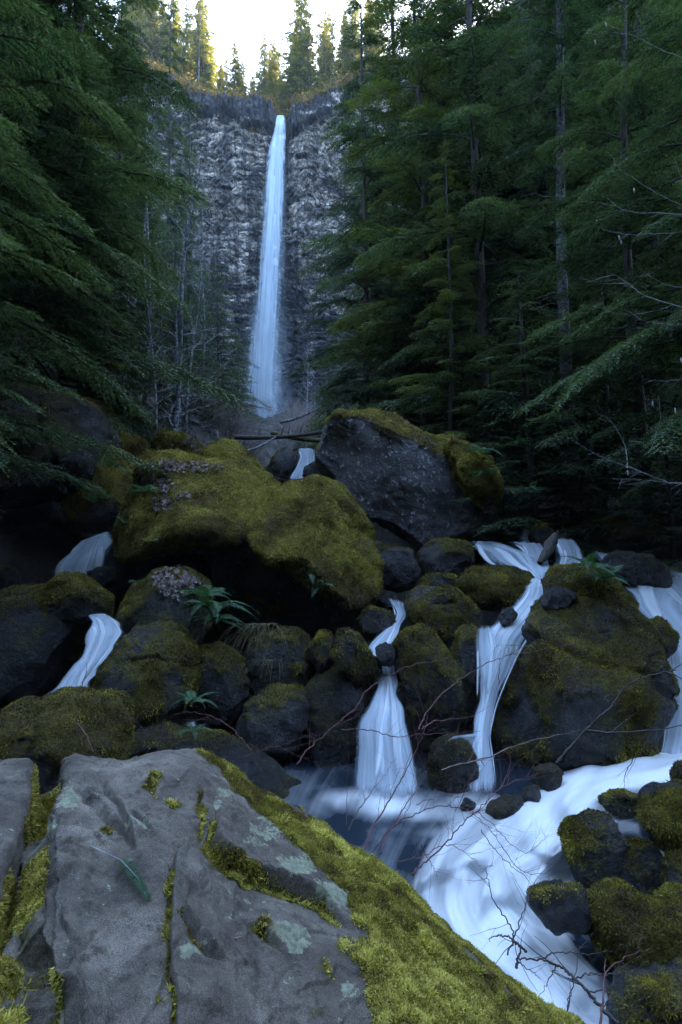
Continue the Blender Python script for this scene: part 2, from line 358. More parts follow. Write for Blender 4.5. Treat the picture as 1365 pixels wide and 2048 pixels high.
# ------------------------------------------------------------------ water sheets
def loft(name, rows, mat_, nu=40, nsub=10, bulge=0.12, foam=0.9, soft=0.16, parent=None, topfade=0.0, botfade=0.0, wob=0.03, seed=0, wob_edge=True):
    """rows: (xl, yl, xr, yr, Y[, foam]) down the flow; becomes a curved sheet of water"""
    A = np.array([list(r) + [foam] * (6 - len(r)) for r in rows], float)
    s = np.linspace(0, len(A) - 1, (len(A) - 1) * nsub + 1)
    # Catmull-like smoothing
    Q = np.stack([np.interp(s, np.arange(len(A)), A[:, k]) for k in range(A.shape[1])], 1)
    wj = np.abs(Q[:, 2] - Q[:, 0]).mean(); sj = np.stack([s * .9, s * 0 + seed, s * 0], 1); tp = np.clip(s, 0, 1)
    if wob_edge: Q[:, 0] += .11 * wj * fbm(sj, 1, 3, 81) * tp; Q[:, 2] += (.11 * wj * fbm(sj, 1, 3, 82) * tp if wob_edge else 0)
    for _ in range(nsub // 2):
        Q[1:-1] = (Q[:-2] + 2 * Q[1:-1] + Q[2:]) / 4
    L = np.array([P(q[0], q[1], q[4]) for q in Q]); Rr = np.array([P(q[2], q[3], q[4]) for q in Q])
    u = np.linspace(0, 1, nu)
    V = L[:, None] + (Rr - L)[:, None] * u[None, :, None]
    wd = np.linalg.norm(Rr - L, axis=1)
    ln = np.concatenate([[0], np.cumsum(np.linalg.norm(np.diff((L + Rr) / 2, axis=0), axis=1))])
    bl = bulge * wd[:, None] * (1 - (2 * u[None] - 1) ** 2)
    st = noise(np.stack([np.repeat(u[None] * 9, len(Q), 0).ravel(), np.repeat(ln[:, None] * 0.6, nu, 1).ravel(), np.full(len(Q) * nu, seed * 3.3)], 1), 1.0, seed).reshape(len(Q), nu)
    V[:, :, 1] -= bl + wob * wd[:, None] * st
    V[:, :, 2] += 0.25 * wob * wd[:, None] * st
    soft = min(.5, soft * 1.7); e = sst(u, 0, soft) * sst(1 - u, 0, soft)
    jag = 0.8 + 0.6 * noise(np.stack([np.repeat(u[None] * 14, len(Q), 0).ravel(), np.repeat(ln[:, None] * 0.9, nu, 1).ravel(), np.full(len(Q) * nu, 5.5)], 1)).reshape(len(Q), nu)
    e = np.clip(e[None] * (0.7 + 0.5 * jag), 0, 1)
    t = ln / ln[-1]
    if topfade: e = e * sst(t, 0, topfade)[:, None]
    if botfade: e = e * sst(1 - t, 0, botfade)[:, None]
    n = len(Q)
    return mk(name, V.reshape(-1, 3), grid_faces(n, nu), mat_, parent,
              attrs={'u': np.repeat(u[None] , n, 0).ravel() * np.repeat(wd[:, None] / wd.mean(), nu, 1).ravel() * 0 + np.repeat(u[None], n, 0).ravel() + seed,
                     'v': np.repeat(ln[:, None] / max(1, ln[-1] / 6), nu, 1).ravel(), 'foam': np.repeat(Q[:, 5][:, None], nu, 1).ravel(), 'edge': e.ravel()})
wf = empty('waterfall', P(545, 832, 118)); tag(wf, 'tall thin waterfall plunging over the cliff rim in one pale blue ribbon', 'waterfall')
def wpart(name, rows, m, **k):
    o = loft(name, rows, m, wob_edge=False, **k); o.parent = wf; o.location = -np.array(wf.location); return o
wpart('upper_curtain', [(552, 233, 571, 233, 120.5, 1), (549, 250, 573, 250, 117.6, .9), (545, 265, 574, 265, 117.2, .8), (541, 279, 575, 279, 117.0, .75)], M['falls'], nu=40, soft=0.15, bulge=0.2, seed=1)
wpart('main_curtain', [(539, 274, 578, 274, 116.9, 1), (531, 300, 579, 300, 116.6, 1), (523, 350, 579, 350, 116.4, .98), (517, 420, 579, 420, 116.2, .95), (509, 500, 578, 500, 116.0, .88), (502, 580, 577, 580, 115.8, .80), (495, 660, 575, 660, 115.6, .72), (490, 740, 572, 740, 115.4, .66), (490, 800, 570, 800, 115.2, .60), (496, 850, 572, 850, 115.0, .52)],
      M['falls'], nu=60, soft=0.32, bulge=0.15, seed=2, botfade=0.04)
wpart('spray_veil', [(505, 520, 585, 520, 116.3, .40), (490, 620, 590, 620, 115.0, .46), (476, 720, 596, 720, 114.2, .48), (468, 800, 600, 800, 113.8, .50), (462, 860, 606, 860, 113.5, .50)], M['spray'], nu=40, soft=.3, bulge=.15, seed=21, topfade=.5, botfade=.12)
wpart('bright_core', [(548, 274, 573, 274, 116.5, .7), (543, 350, 570, 350, 116.0, .72), (541, 450, 566, 450, 115.7, .68), (538, 560, 563, 560, 115.4, .6), (534, 680, 560, 680, 115.2, .5), (532, 790, 556, 790, 114.9, .42), (535, 835, 555, 835, 114.7, .38)],
      M['falls'], nu=40, soft=0.5, bulge=0.25, seed=3, botfade=0.05)

CAS = [
 ('left upper', 'blue white cascade pouring over the rock at the upper left bank', [(160, 1084, 228, 1058, 12.6, 1), (130, 1100, 228, 1082, 12.2, 1), (112, 1126, 226, 1108, 11.8, 1), (98, 1160, 218, 1160, 11.5, .9)], dict(bulge=0.2)),
 ('left lower', 'blue white cascade curling beside the square mossy boulder on the left', [(170, 1226, 212, 1224, 9.9, .9), (172, 1242, 240, 1244, 9.6, 1), (170, 1262, 256, 1266, 9.3, 1), (162, 1290, 238, 1292, 9.1, 1), (150, 1318, 214, 1322, 8.9, 1), (124, 1345, 198, 1352, 8.75, 1), (102, 1375, 188, 1380, 8.6, 1), (84, 1404, 180, 1406, 8.5, .8)], dict(bulge=0.12, botfade=.06)),
 ('centre', 'fan shaped cascade spreading down into the pool at the centre', [(768, 1190, 812, 1200, 11.0, .5), (786, 1222, 806, 1232, 10.4, .9), (775, 1255, 799, 1262, 10.0, .9), (724, 1296, 797, 1302, 9.5, .9), (742, 1335, 794, 1340, 9.1, .75), (752, 1368, 796, 1372, 8.9, .95), (732, 1410, 812, 1412, 8.5, 1), (714, 1465, 824, 1465, 8.2, .9), (701, 1530, 833, 1530, 7.95, .85), (686, 1605, 846, 1605, 7.6, .9)], dict(bulge=0.16, nu=60, soft=.1)),
 ('lip', 'curved veil of water fanning over the left of the top lip', [(936, 1080, 1000, 1084, 13.5, .8), (938, 1090, 1030, 1090, 13.1, .8), (944, 1104, 1072, 1108, 12.5, .75), (964, 1124, 1092, 1130, 11.9, .75), (1010, 1146, 1104, 1146, 11.3, .9), (1058, 1168, 1108, 1170, 10.9, 1)], dict(bulge=0.25, nu=60, seed=11, soft=.2)),
 ('lip mid', 'white tongue of water in the middle of the top lip left of the driftwood stub', [(1000, 1082, 1092, 1086, 13.3, .7), (1030, 1096, 1092, 1100, 12.8, .85), (1050, 1120, 1096, 1122, 12.1, .95), (1062, 1150, 1104, 1150, 11.2, 1)], dict(bulge=0.3, nu=40, seed=15, soft=.25)),
 ('lip right', 'short blue fall breaking around the driftwood stub at the top lip', [(1096, 1076, 1150, 1078, 13.4, .8), (1096, 1092, 1164, 1096, 12.9, .8), (1098, 1115, 1176, 1122, 12.2, .75), (1094, 1150, 1150, 1155, 11.5, .7)], dict(bulge=0.3, seed=12, soft=.25)),
 ('middle', 'long white cascade running down the left side of the largest right boulder', [(1056, 1150, 1108, 1154, 10.7, 1), (1044, 1185, 1096, 1200, 10.0, 1), (1006, 1225, 1078, 1245, 9.3, 1), (958, 1255, 1060, 1280, 9.0, 1), (950, 1295, 1040, 1312, 8.85, 1), (950, 1345, 1018, 1358, 8.7, .98), (948, 1400, 996, 1412, 8.5, .95), (942, 1460, 982, 1472, 8.2, .95), (930, 1530, 992, 1535, 7.9, .95), (924, 1605, 1002, 1605, 7.5, .9)], dict(bulge=0.12, nu=50, soft=.2, seed=4)),
 ('middle twin', 'short white fall pouring between two mossy boulders above the pool', [(950, 1248, 988, 1244, 9.0, .8), (948, 1290, 1000, 1296, 8.8, .95), (947, 1340, 996, 1340, 8.6, .95), (948, 1400, 984, 1400, 8.45, .85)], dict(bulge=0.2, seed=5, botfade=.45, topfade=.12, soft=.25)),
 ('veil', 'thin curling sheet of water sliding over the round wet rock', [(970, 1462, 975, 1482, 8.3, .9), (940, 1464, 944, 1500, 8.05, .9), (905, 1470, 912, 1495, 7.9, .8), (884, 1490, 892, 1505, 7.85, .5)], dict(bulge=0.02, seed=6)),
 ('right channel', 'broad white water rushing around the dark rock at the upper right', [(1172, 1098, 1320, 1112, 12.6, .8), (1190, 1125, 1365, 1150, 12.0, .8), (1205, 1150, 1440, 1150, 11.4, .85), (1215, 1172, 1440, 1175, 11.0, .95), (1250, 1205, 1440, 1205, 10.5, .98), (1290, 1242, 1440, 1245, 10.0, .98), (1322, 1285, 1440, 1290, 9.6, .98), (1332, 1345, 1440, 1350, 9.1, .95), (1330, 1420, 1440, 1420, 8.7, .92), (1322, 1490, 1440, 1490, 8.3, .95), (1300, 1535, 1440, 1530, 7.8, .95)], dict(bulge=0.06, nu=60, soft=.1, seed=7)),
 ('upper', 'small white cascade far up the stream under the fallen logs', [(592, 896, 634, 897, 21.5, .9), (598, 912, 632, 915, 21.0, .9), (590, 935, 634, 935, 20.6, .9), (572, 962, 640, 962, 20.0, .8)], dict(bulge=0.12, seed=8)),
 ('back right', 'faint blue trickle behind the top lip of the right cascades', [(1046, 1036, 1070, 1034, 15.0, .6), (1038, 1060, 1078, 1058, 14.6, .8), (1030, 1086, 1085, 1086, 14.0, .8)], dict(bulge=0.15, seed=9)),
 ('back right b', 'narrow blue trickle between dark rocks right of the driftwood stub', [(1110, 1058, 1135, 1060, 14.5, .6), (1114, 1078, 1134, 1080, 14.0, .8)], dict(bulge=0.15, seed=19)),
 ('under fern', 'dim trickle falling under the fern behind the foreground slab', [(372, 1440, 394, 1440, 8.5, .62), (366, 1500, 402, 1500, 8.2, .62)], dict(bulge=0.15, seed=10)),
 ('far left', 'dim blue trickle beneath the big dark boulder at the far left', [(38, 985, 62, 985, 14.2, .6), (30, 1012, 66, 1012, 14.0, .6)], dict(bulge=0.15, seed=13)),
 ('left ledge', 'small strip of white water on the ledge left of the rounded mossy boulder', [(30, 1180, 90, 1178, 11.9, .8), (36, 1188, 92, 1188, 11.6, .7)], dict(bulge=0.05, seed=14)),
]
for key, lab, rows, kw in CAS:
    kw.setdefault('seed', 0); kw.setdefault('botfade', .09); kw.setdefault('topfade', .05); rows_b = [(*q[:5], (q[5] if len(q) > 5 else .9) * .74) for q in rows]; co = tag(loft('cascade', rows_b, M['cascade'], **kw), lab, 'cascade')
    rs = np.random.default_rng(kw['seed'] + 70); ns = 2 if rows[0][2] - rows[0][0] < 40 and len(rows) < 5 else 3
    for j in range(ns):
        u0 = (j + .5 + rs.normal() * .2) / ns; hw = rs.uniform(.06, .14); dr = rs.normal() * .04; R2 = []
        for i, q in enumerate(rows):
            ua, ub = np.clip(u0 - hw + dr * i, .02, .9), np.clip(u0 + hw + dr * i + .02 * rs.normal(), .1, .98)
            xl = q[0] + (q[2] - q[0]) * ua; xr = q[0] + (q[2] - q[0]) * ub; yl = q[1] + (q[3] - q[1]) * ua; yr = q[1] + (q[3] - q[1]) * ub
            R2.append((xl, yl, xr, yr, q[4] - .008 - .008 * rs.random() - kw.get('bulge', .12) * abs(q[2] - q[0]) / F * q[4] * 4 * u0 * (1 - u0), min(1, .75 + .3 * rs.random())))
        i0 = 0 if rs.random() < .6 else 1
        if len(R2) - i0 < 2: i0 = 0
        loft('strand', R2[i0:], M['strand'], nu=14, bulge=.05, soft=.5, wob=.01, seed=j, parent=co, topfade=.2, botfade=.2)

# stream below: one sheet, height and whiteness from control points
CZP = [(600, 1540, 0), (700, 1600, 0.02), (850, 1590, 0.02), (980, 1600, 0.05), (1100, 1530, 0.05), (1200, 1500, .12), (1330, 1480, .42), (1440, 1470, .55), (1440, 1560, .42), (1300, 1560, .38), (1220, 1580, .34),
       (1150, 1600, .28), (1060, 1640, .14), (1000, 1640, .04), (900, 1640, 0), (750, 1700, -.02), (850, 1720, -.06), (950, 1700, -.05), (1100, 1690, .08), (1060, 1730, -.1), (960, 1770, -.24), (1120, 1760, -.25), (900, 1800, -.32),
       (1000, 1850, -.42), (1150, 1860, -.45), (1100, 1950, -.52), (1200, 2048, -.62), (1000, 2048, -.6), (700, 1900, -.3), (1300, 1980, -.55), (1250, 1850, -.4), (600, 1700, -.02), (1440, 2048, -.6), (1440, 1700, -.1), (1440, 2140, -.7), (560, 2140, -.7), (1200, 2140, -.7)]
CFO = [(600, 1600, .25), (650, 1585, .45), (720, 1605, .85), (780, 1615, .9), (860, 1605, .8), (700, 1650, .2), (780, 1670, .22), (840, 1650, .45), (900, 1620, .6), (930, 1615, .75), (1000, 1660, .5), (860, 1740, .35), (700, 1740, .15), (800, 1780, .25), (900, 1690, .5), (950, 1650, .72),
       (1100, 1600, .85), (1150, 1560, .85), (1200, 1560, .95), (1300, 1540, .95), (1440, 1520, .95), (1100, 1660, .95), (1020, 1700, .85), (1060, 1760, .8), (1130, 1740, .75), (950, 1740, .75), (940, 1800, .9), (1000, 1820, 1.0), (1050, 1860, .95), (1000, 1900, .95),
       (1120, 1850, .55), (1150, 1900, .35), (1200, 1900, .28), (1130, 1960, .75), (1180, 2020, .7), (1100, 2000, .9), (1240, 1980, .28), (1250, 2048, .3), (1200, 2048, .65), (1250, 1860, .2), (1440, 1900, .1), (1300, 1620, .5), (1300, 1570, .75), (1440, 1700, .2), (880, 1860, .9), (600, 1900, .4), (1120, 2120, .9), (1440, 2120, .2)]
def idw(ctrl, px, py, p=3.0, soft=12):
    c = np.array(ctrl, float); r = np.zeros_like(px); wsum = np.zeros_like(px)
    for a, b, v in c:
        d2 = (px - a) ** 2 + (py - b) ** 2 + soft ** 2
        ww = d2 ** (-p / 2); r += ww * v; wsum += ww
    return r / wsum
gx, gy = np.meshgrid(np.linspace(560, 1440, 260), np.linspace(1500, 2140, 220), indexing='ij')
z = idw(CZP, gx, gy, 3.2, 22); fo = idw(CFO, gx, gy, 3.4, 14)
D = np.stack([(gx - 682.5) / F, CP - (1024 - gy) / F * SP, SP + (1024 - gy) / F * CP], -1)
Vw = np.array([0, 0, CZ]) + D * ((z - CZ) / D[..., 2])[..., None]
# flow coordinate: across and along, following the bend of the stream
pth = np.array([(1500, 1508, 40), (1380, 1520, 46), (1280, 1538, 44), (1200, 1552, 44), (1140, 1592, 56), (1090, 1648, 74), (1040, 1700, 98), (985, 1750, 100), (965, 1800, 92), (990, 1850, 88), (1040, 1905, 78), (1095, 1960, 66), (1150, 2010, 58), (1200, 2060, 56), (1250, 2180, 60)], float)
sp = np.linspace(0, len(pth) - 1, 160); pth = np.stack([np.interp(sp, np.arange(len(pth)), pth[:, k]) for k in range(3)], 1)
for _ in range(12): pth[1:-1] = (pth[:-2] + 2 * pth[1:-1] + pth[2:]) / 4
cumL = np.concatenate([[0], np.cumsum(np.hypot(*np.diff(pth[:, :2], axis=0).T))])
dd = np.hypot(gx[..., None] - pth[:, 0], gy[..., None] - pth[:, 1]); ix = dd.argmin(-1); dmin = dd.min(-1)
tgx, tgy = np.gradient(pth[:, 0]), np.gradient(pth[:, 1]); sg = np.sign(tgx[ix] * (gy - pth[ix, 1]) - tgy[ix] * (gx - pth[ix, 0]))
wgt = 1 / (dd + 4) ** 3; wgt /= wgt.sum(-1, keepdims=True)
flow_u = dmin * sg; flow_v = (wgt * cumL).sum(-1)
ns1 = fbm(np.stack([flow_u.ravel() / 38, flow_v.ravel() / 150, np.zeros(gx.size)], 1), 1, 4, 31).reshape(gx.shape)
ns2 = fbm(np.stack([gx.ravel() / 70, gy.ravel() / 40, np.zeros(gx.size)], 1), 1, 4, 33).reshape(gx.shape)
chan = 1.0 - sst(dmin * (1 + .28 * ns1), pth[ix, 2] * .72, pth[ix, 2] * 1.45)
foamln = lambda cx_, cy_, ra, rb, k: k * np.exp(-(((gx - cx_) / ra) ** 2 + ((gy - cy_) / rb) ** 2))
pool = np.maximum.reduce([foamln(770, 1606, 96, 26, 1.0), foamln(700, 1602, 60, 22, .75), foamln(955, 1606, 60, 20, .8), foamln(900, 1625, 70, 18, .55), foamln(930, 1665, 90, 14, .5), foamln(850, 1618, 60, 22, .7), foamln(985, 1640, 50, 16, .55), foamln(900, 1720, 60, 30, .35), foamln(640, 1620, 50, 30, .3)])
fo = np.maximum(chan, np.clip(pool * (1 + .35 * ns2), 0, 1)); fo = np.maximum(fo, .10 + .10 * ns2)
fo -= .5 * np.exp(-(((gx - 1040) / 60) ** 2 + ((gy - 1560) / 30) ** 2)) 
step = np.exp(-(((gx - 1000) / 130) ** 2 + ((gy - 1745 + .35 * (gx - 1000)) / 22) ** 2))
ns3 = fbm(np.stack([flow_u.ravel() / 22, flow_v.ravel() / 190, np.ones(gx.size)], 1), 1, 4, 37).reshape(gx.shape)
fo2 = np.clip(fo * (.92 + .16 * ns1 + .13 * ns3) - .16 * step * (ns1 > 0) , 0, 1)
wv = np.stack([flow_u.ravel() / 26, flow_v.ravel() / 160, np.zeros(gx.size)], 1)
Vw[..., 2] += 0.05 * fbm(wv, 1.0, 3, 5).reshape(gx.shape) * np.clip(fo * 1.4, .15, 1) + .05 * step
st = mk('stream', Vw.reshape(-1, 3), grid_faces(*gx.shape), M['river'],
        attrs={'u': (flow_u / 120).ravel(), 'v': (flow_v / 150).ravel(), 'foam': fo2.ravel() * 0.92, 'edge': np.ones(gx.size)})
tag(st, 'white silky stream rushing past the foreground slab', 'water', kind='structure')

# ------------------------------------------------------------------ boulders
def ico(level):
    bm = bmesh.new(); bmesh.ops.create_icosphere(bm, subdivisions=level, radius=1)
    V = np.array([v.co[:] for v in bm.verts]); Fc = np.array([[v.index for v in f.verts] for f in bm.faces]); bm.free(); return V, Fc
ICO = {k: ico(k) for k in (4, 5, 6)}
def vnormals(V, Fc):
    n = np.cross(V[Fc[:, 1]] - V[Fc[:, 0]], V[Fc[:, 2]] - V[Fc[:, 0]])
    vn = np.zeros_like(V)
    for k in range(Fc.shape[1]): np.add.at(vn, Fc[:, k], n)
    return nrm(vn)
def scatter_blades(V, Fc, vn, wgt, n, length, width, seed, droop=0.5, tint_lo=0.0, clump=4.0):
    """many small blades standing on a surface; returns verts, quads, tint"""
    r = np.random.default_rng(seed)
    tri = Fc if Fc.shape[1] == 3 else np.concatenate([Fc[:, [0, 1, 2]], Fc[:, [0, 2, 3]]])
    a = np.linalg.norm(np.cross(V[tri[:, 1]] - V[tri[:, 0]], V[tri[:, 2]] - V[tri[:, 0]]), axis=1)
    ww = a * wgt[tri].mean(1); ww = ww / ww.sum()
    f = r.choice(len(tri), n, p=ww); q = r.random((n, 2)); fl = q.sum(1) > 1; q[fl] = 1 - q[fl]
    p = V[tri[f, 0]] + (V[tri[f, 1]] - V[tri[f, 0]]) * q[:, :1] + (V[tri[f, 2]] - V[tri[f, 0]]) * q[:, 1:]
    nn = nrm(vn[tri[f, 0]])
    tn = r.normal(size=(n, 3)); tn = nrm(tn - nn * (tn * nn).sum(1)[:, None])
    cl = 0.5 + 0.5 * noise(p, clump / length * 0.06, seed)
    steep = np.clip(1 - nn[:, 2], 0, 1.4)
    L = length * (0.5 + 0.9 * r.random(n)) * (0.6 + 0.8 * cl) * (1 + .7 * np.clip(steep - .6, 0, 1))
    d = nrm(nn * 0.8 + tn * (0.75) + np.array([0, 0, -1.0]) * (steep * droop)[:, None])
    side = nrm(np.cross(d, tn + r.normal(size=(n, 3)) * 0.4)) * (width * (0.6 + 0.8 * r.random(n)))[:, None]
    tip = p + d * L[:, None]; mid = p + d * (L * 0.5)[:, None] 
    Vb = np.stack([p - nn * length * 0.15, mid + side, tip, mid - side], 1).reshape(-1, 3)
    Fb = np.arange(n * 4).reshape(n, 4)
    tt = np.clip(0.40 * r.random(n) + 0.50 * cl + 0.32 * fbm(p, 2.3, 3, seed + 1) + tint_lo, 0, 1)
    return Vb, Fb, np.repeat(tt, 4)
BOUL = {}
def boulder(key, outline, Yc, label, matk='rock', moss=0.6, D=None, box=0.64, level=5, cuts=9, rough=1.0, seed=None, mossn=9000, group=None, blade='mossd', lo=0.03, planes=(), mz=.4, crack=.022):
    seed = seed if seed is not None else abs(hash(key)) % 10000 if False else sum(ord(c) * (i + 3) for i, c in enumerate(key)) % 9973
    r = np.random.default_rng(seed)
    pts = np.array([P(a, b, Yc) for a, b in outline]); c = (pts.min(0) + pts.max(0)) / 2
    Q = pts[:, [0, 2]] - c[[0, 2]]
    th = np.linspace(-math.pi, math.pi, 361)
    rad = np.zeros(361)
    for i, a in enumerate(th):                                       # radius of the outline in each direction
        dx, dz = math.cos(a), math.sin(a); best = 0
        for k in range(len(Q)):
            p, q = Q[k], Q[(k + 1) % len(Q)]; e = q - p; den = dx * e[1] - dz * e[0]
            if abs(den) < 1e-9: continue
            t = (p[0] * e[1] - p[1] * e[0]) / den; s = (p[0] * dz - p[1] * dx) / den
            if t > 0 and -1e-6 <= s <= 1 + 1e-6: best = max(best, t)
        rad[i] = best
    rad = np.where(rad <= 0, np.median(rad), rad)
    k = np.array([1, 2, 3, 2, 1]) / 9.0; rr = np.concatenate([rad[-5:-1], rad, rad[1:5]])
    for _ in range(2): rr = np.convolve(rr, k, 'same')
    rad = rr[4:-4]
    W = (pts[:, 0].max() - pts[:, 0].min()); H = pts[:, 2].max() - pts[:, 2].min(); S = (W + H) / 2
    D = D or 0.42 * S
    Vn, Fc = ICO[level]
    ang = np.arctan2(Vn[:, 2], Vn[:, 0]); cph = np.sqrt(Vn[:, 0] ** 2 + Vn[:, 2] ** 2); ra = np.interp(ang, th, rad)
    yo = np.sign(Vn[:, 1]) * np.abs(Vn[:, 1]) ** box * np.where(Vn[:, 1] < 0, .75, 1.2) * D
    ra = ra * (1 + np.minimum(yo, 0) / Yc)
    V = np.stack([ra * cph ** box * np.cos(ang), yo, ra * cph ** box * np.sin(ang)], 1)
    for pn, pf in planes:
        n = nrm(np.array(pn, float)); q = V @ n; V = V - n * (np.clip(q - q.max() * pf, 0, None) * .96)[:, None]
    for _ in range(cuts * 3):                                        # flat fracture faces
        n = nrm(np.array([r.normal(), -abs(r.normal()) * .9 + .25, r.normal() * 0.9 + .1]))
        q = V @ n; inpl = math.hypot(n[0], n[2]); off = q.max() * (0.70 + 0.13 * inpl + 0.13 * r.random()); ex = np.clip(q - off, 0, None); V = V - n * (ex * 0.97)[:, None]
    V = V * 1.035 + c
    vn = vnormals(V, Fc)
    h = 0.018 * S * fbm(V, 1.9 / S, 4, seed) - crack * S * sst(np.abs(noise(V + .2 * S * noise(V, 1.5 / S, 4)[:, None], 1.3 / S, seed + 21)), .06, 0) + 0.022 * S * (1 - np.abs(noise(V + .15 * S * noise(V, 2 / S, 9)[:, None], 3.0 / S, seed + 5)) * 2.4) + lo * 0.9 * fbm(V, 3.5, 4, seed + 9) + 0.014 * fbm(V, 13, 3, seed + 11)
    V = V + vn * (h * rough)[:, None]
    vn = vnormals(V, Fc)
    m = moss + (.06 if matk == 'rock' else .16) + mz * (vn[:, 2] - 0.25) + 0.40 * fbm(V, 1.5, 5, seed + 2)
    zr = (V[:, 2] - V[:, 2].min()) / (np.ptp(V[:, 2]) + 1e-6)
    m = m - 0.30 * (1 - sst(zr, 0.0, 0.3))
    V = V + vn * (sst(m, .42, .56) * (.028 + .022 * fbm(V, 5, 3, seed + 31)) * (S ** .5))[:, None]; vn = vnormals(V, Fc)
    base = np.array([c[0], c[1], V[:, 2].min()])
    o = mk('boulder', V - base, Fc, M[matk], attrs={'moss': m}); o.location = base
    tag(o, label, 'boulder', group)
    if mossn:
        wg = np.clip((m - 0.42) * 3, 0, 1) ** 1.5
        if wg.sum() > 20:
            keep = wg.mean()
            sc = Yc / 9.0
            Vb, Fb, tt = scatter_blades(V, Fc, vn, wg, int(mossn * (0.35 + keep)), 0.028 * sc ** 0.5, 0.0055 * sc ** 0.5, seed + 4, droop=.9)
            mo = mk('moss', Vb - base, Fb, M[blade], o, attrs={'tint': tt}, smooth=False); mo['kind'] = 'stuff'
    BOUL[key] = (V, Fc, vn, o, m)
    return o
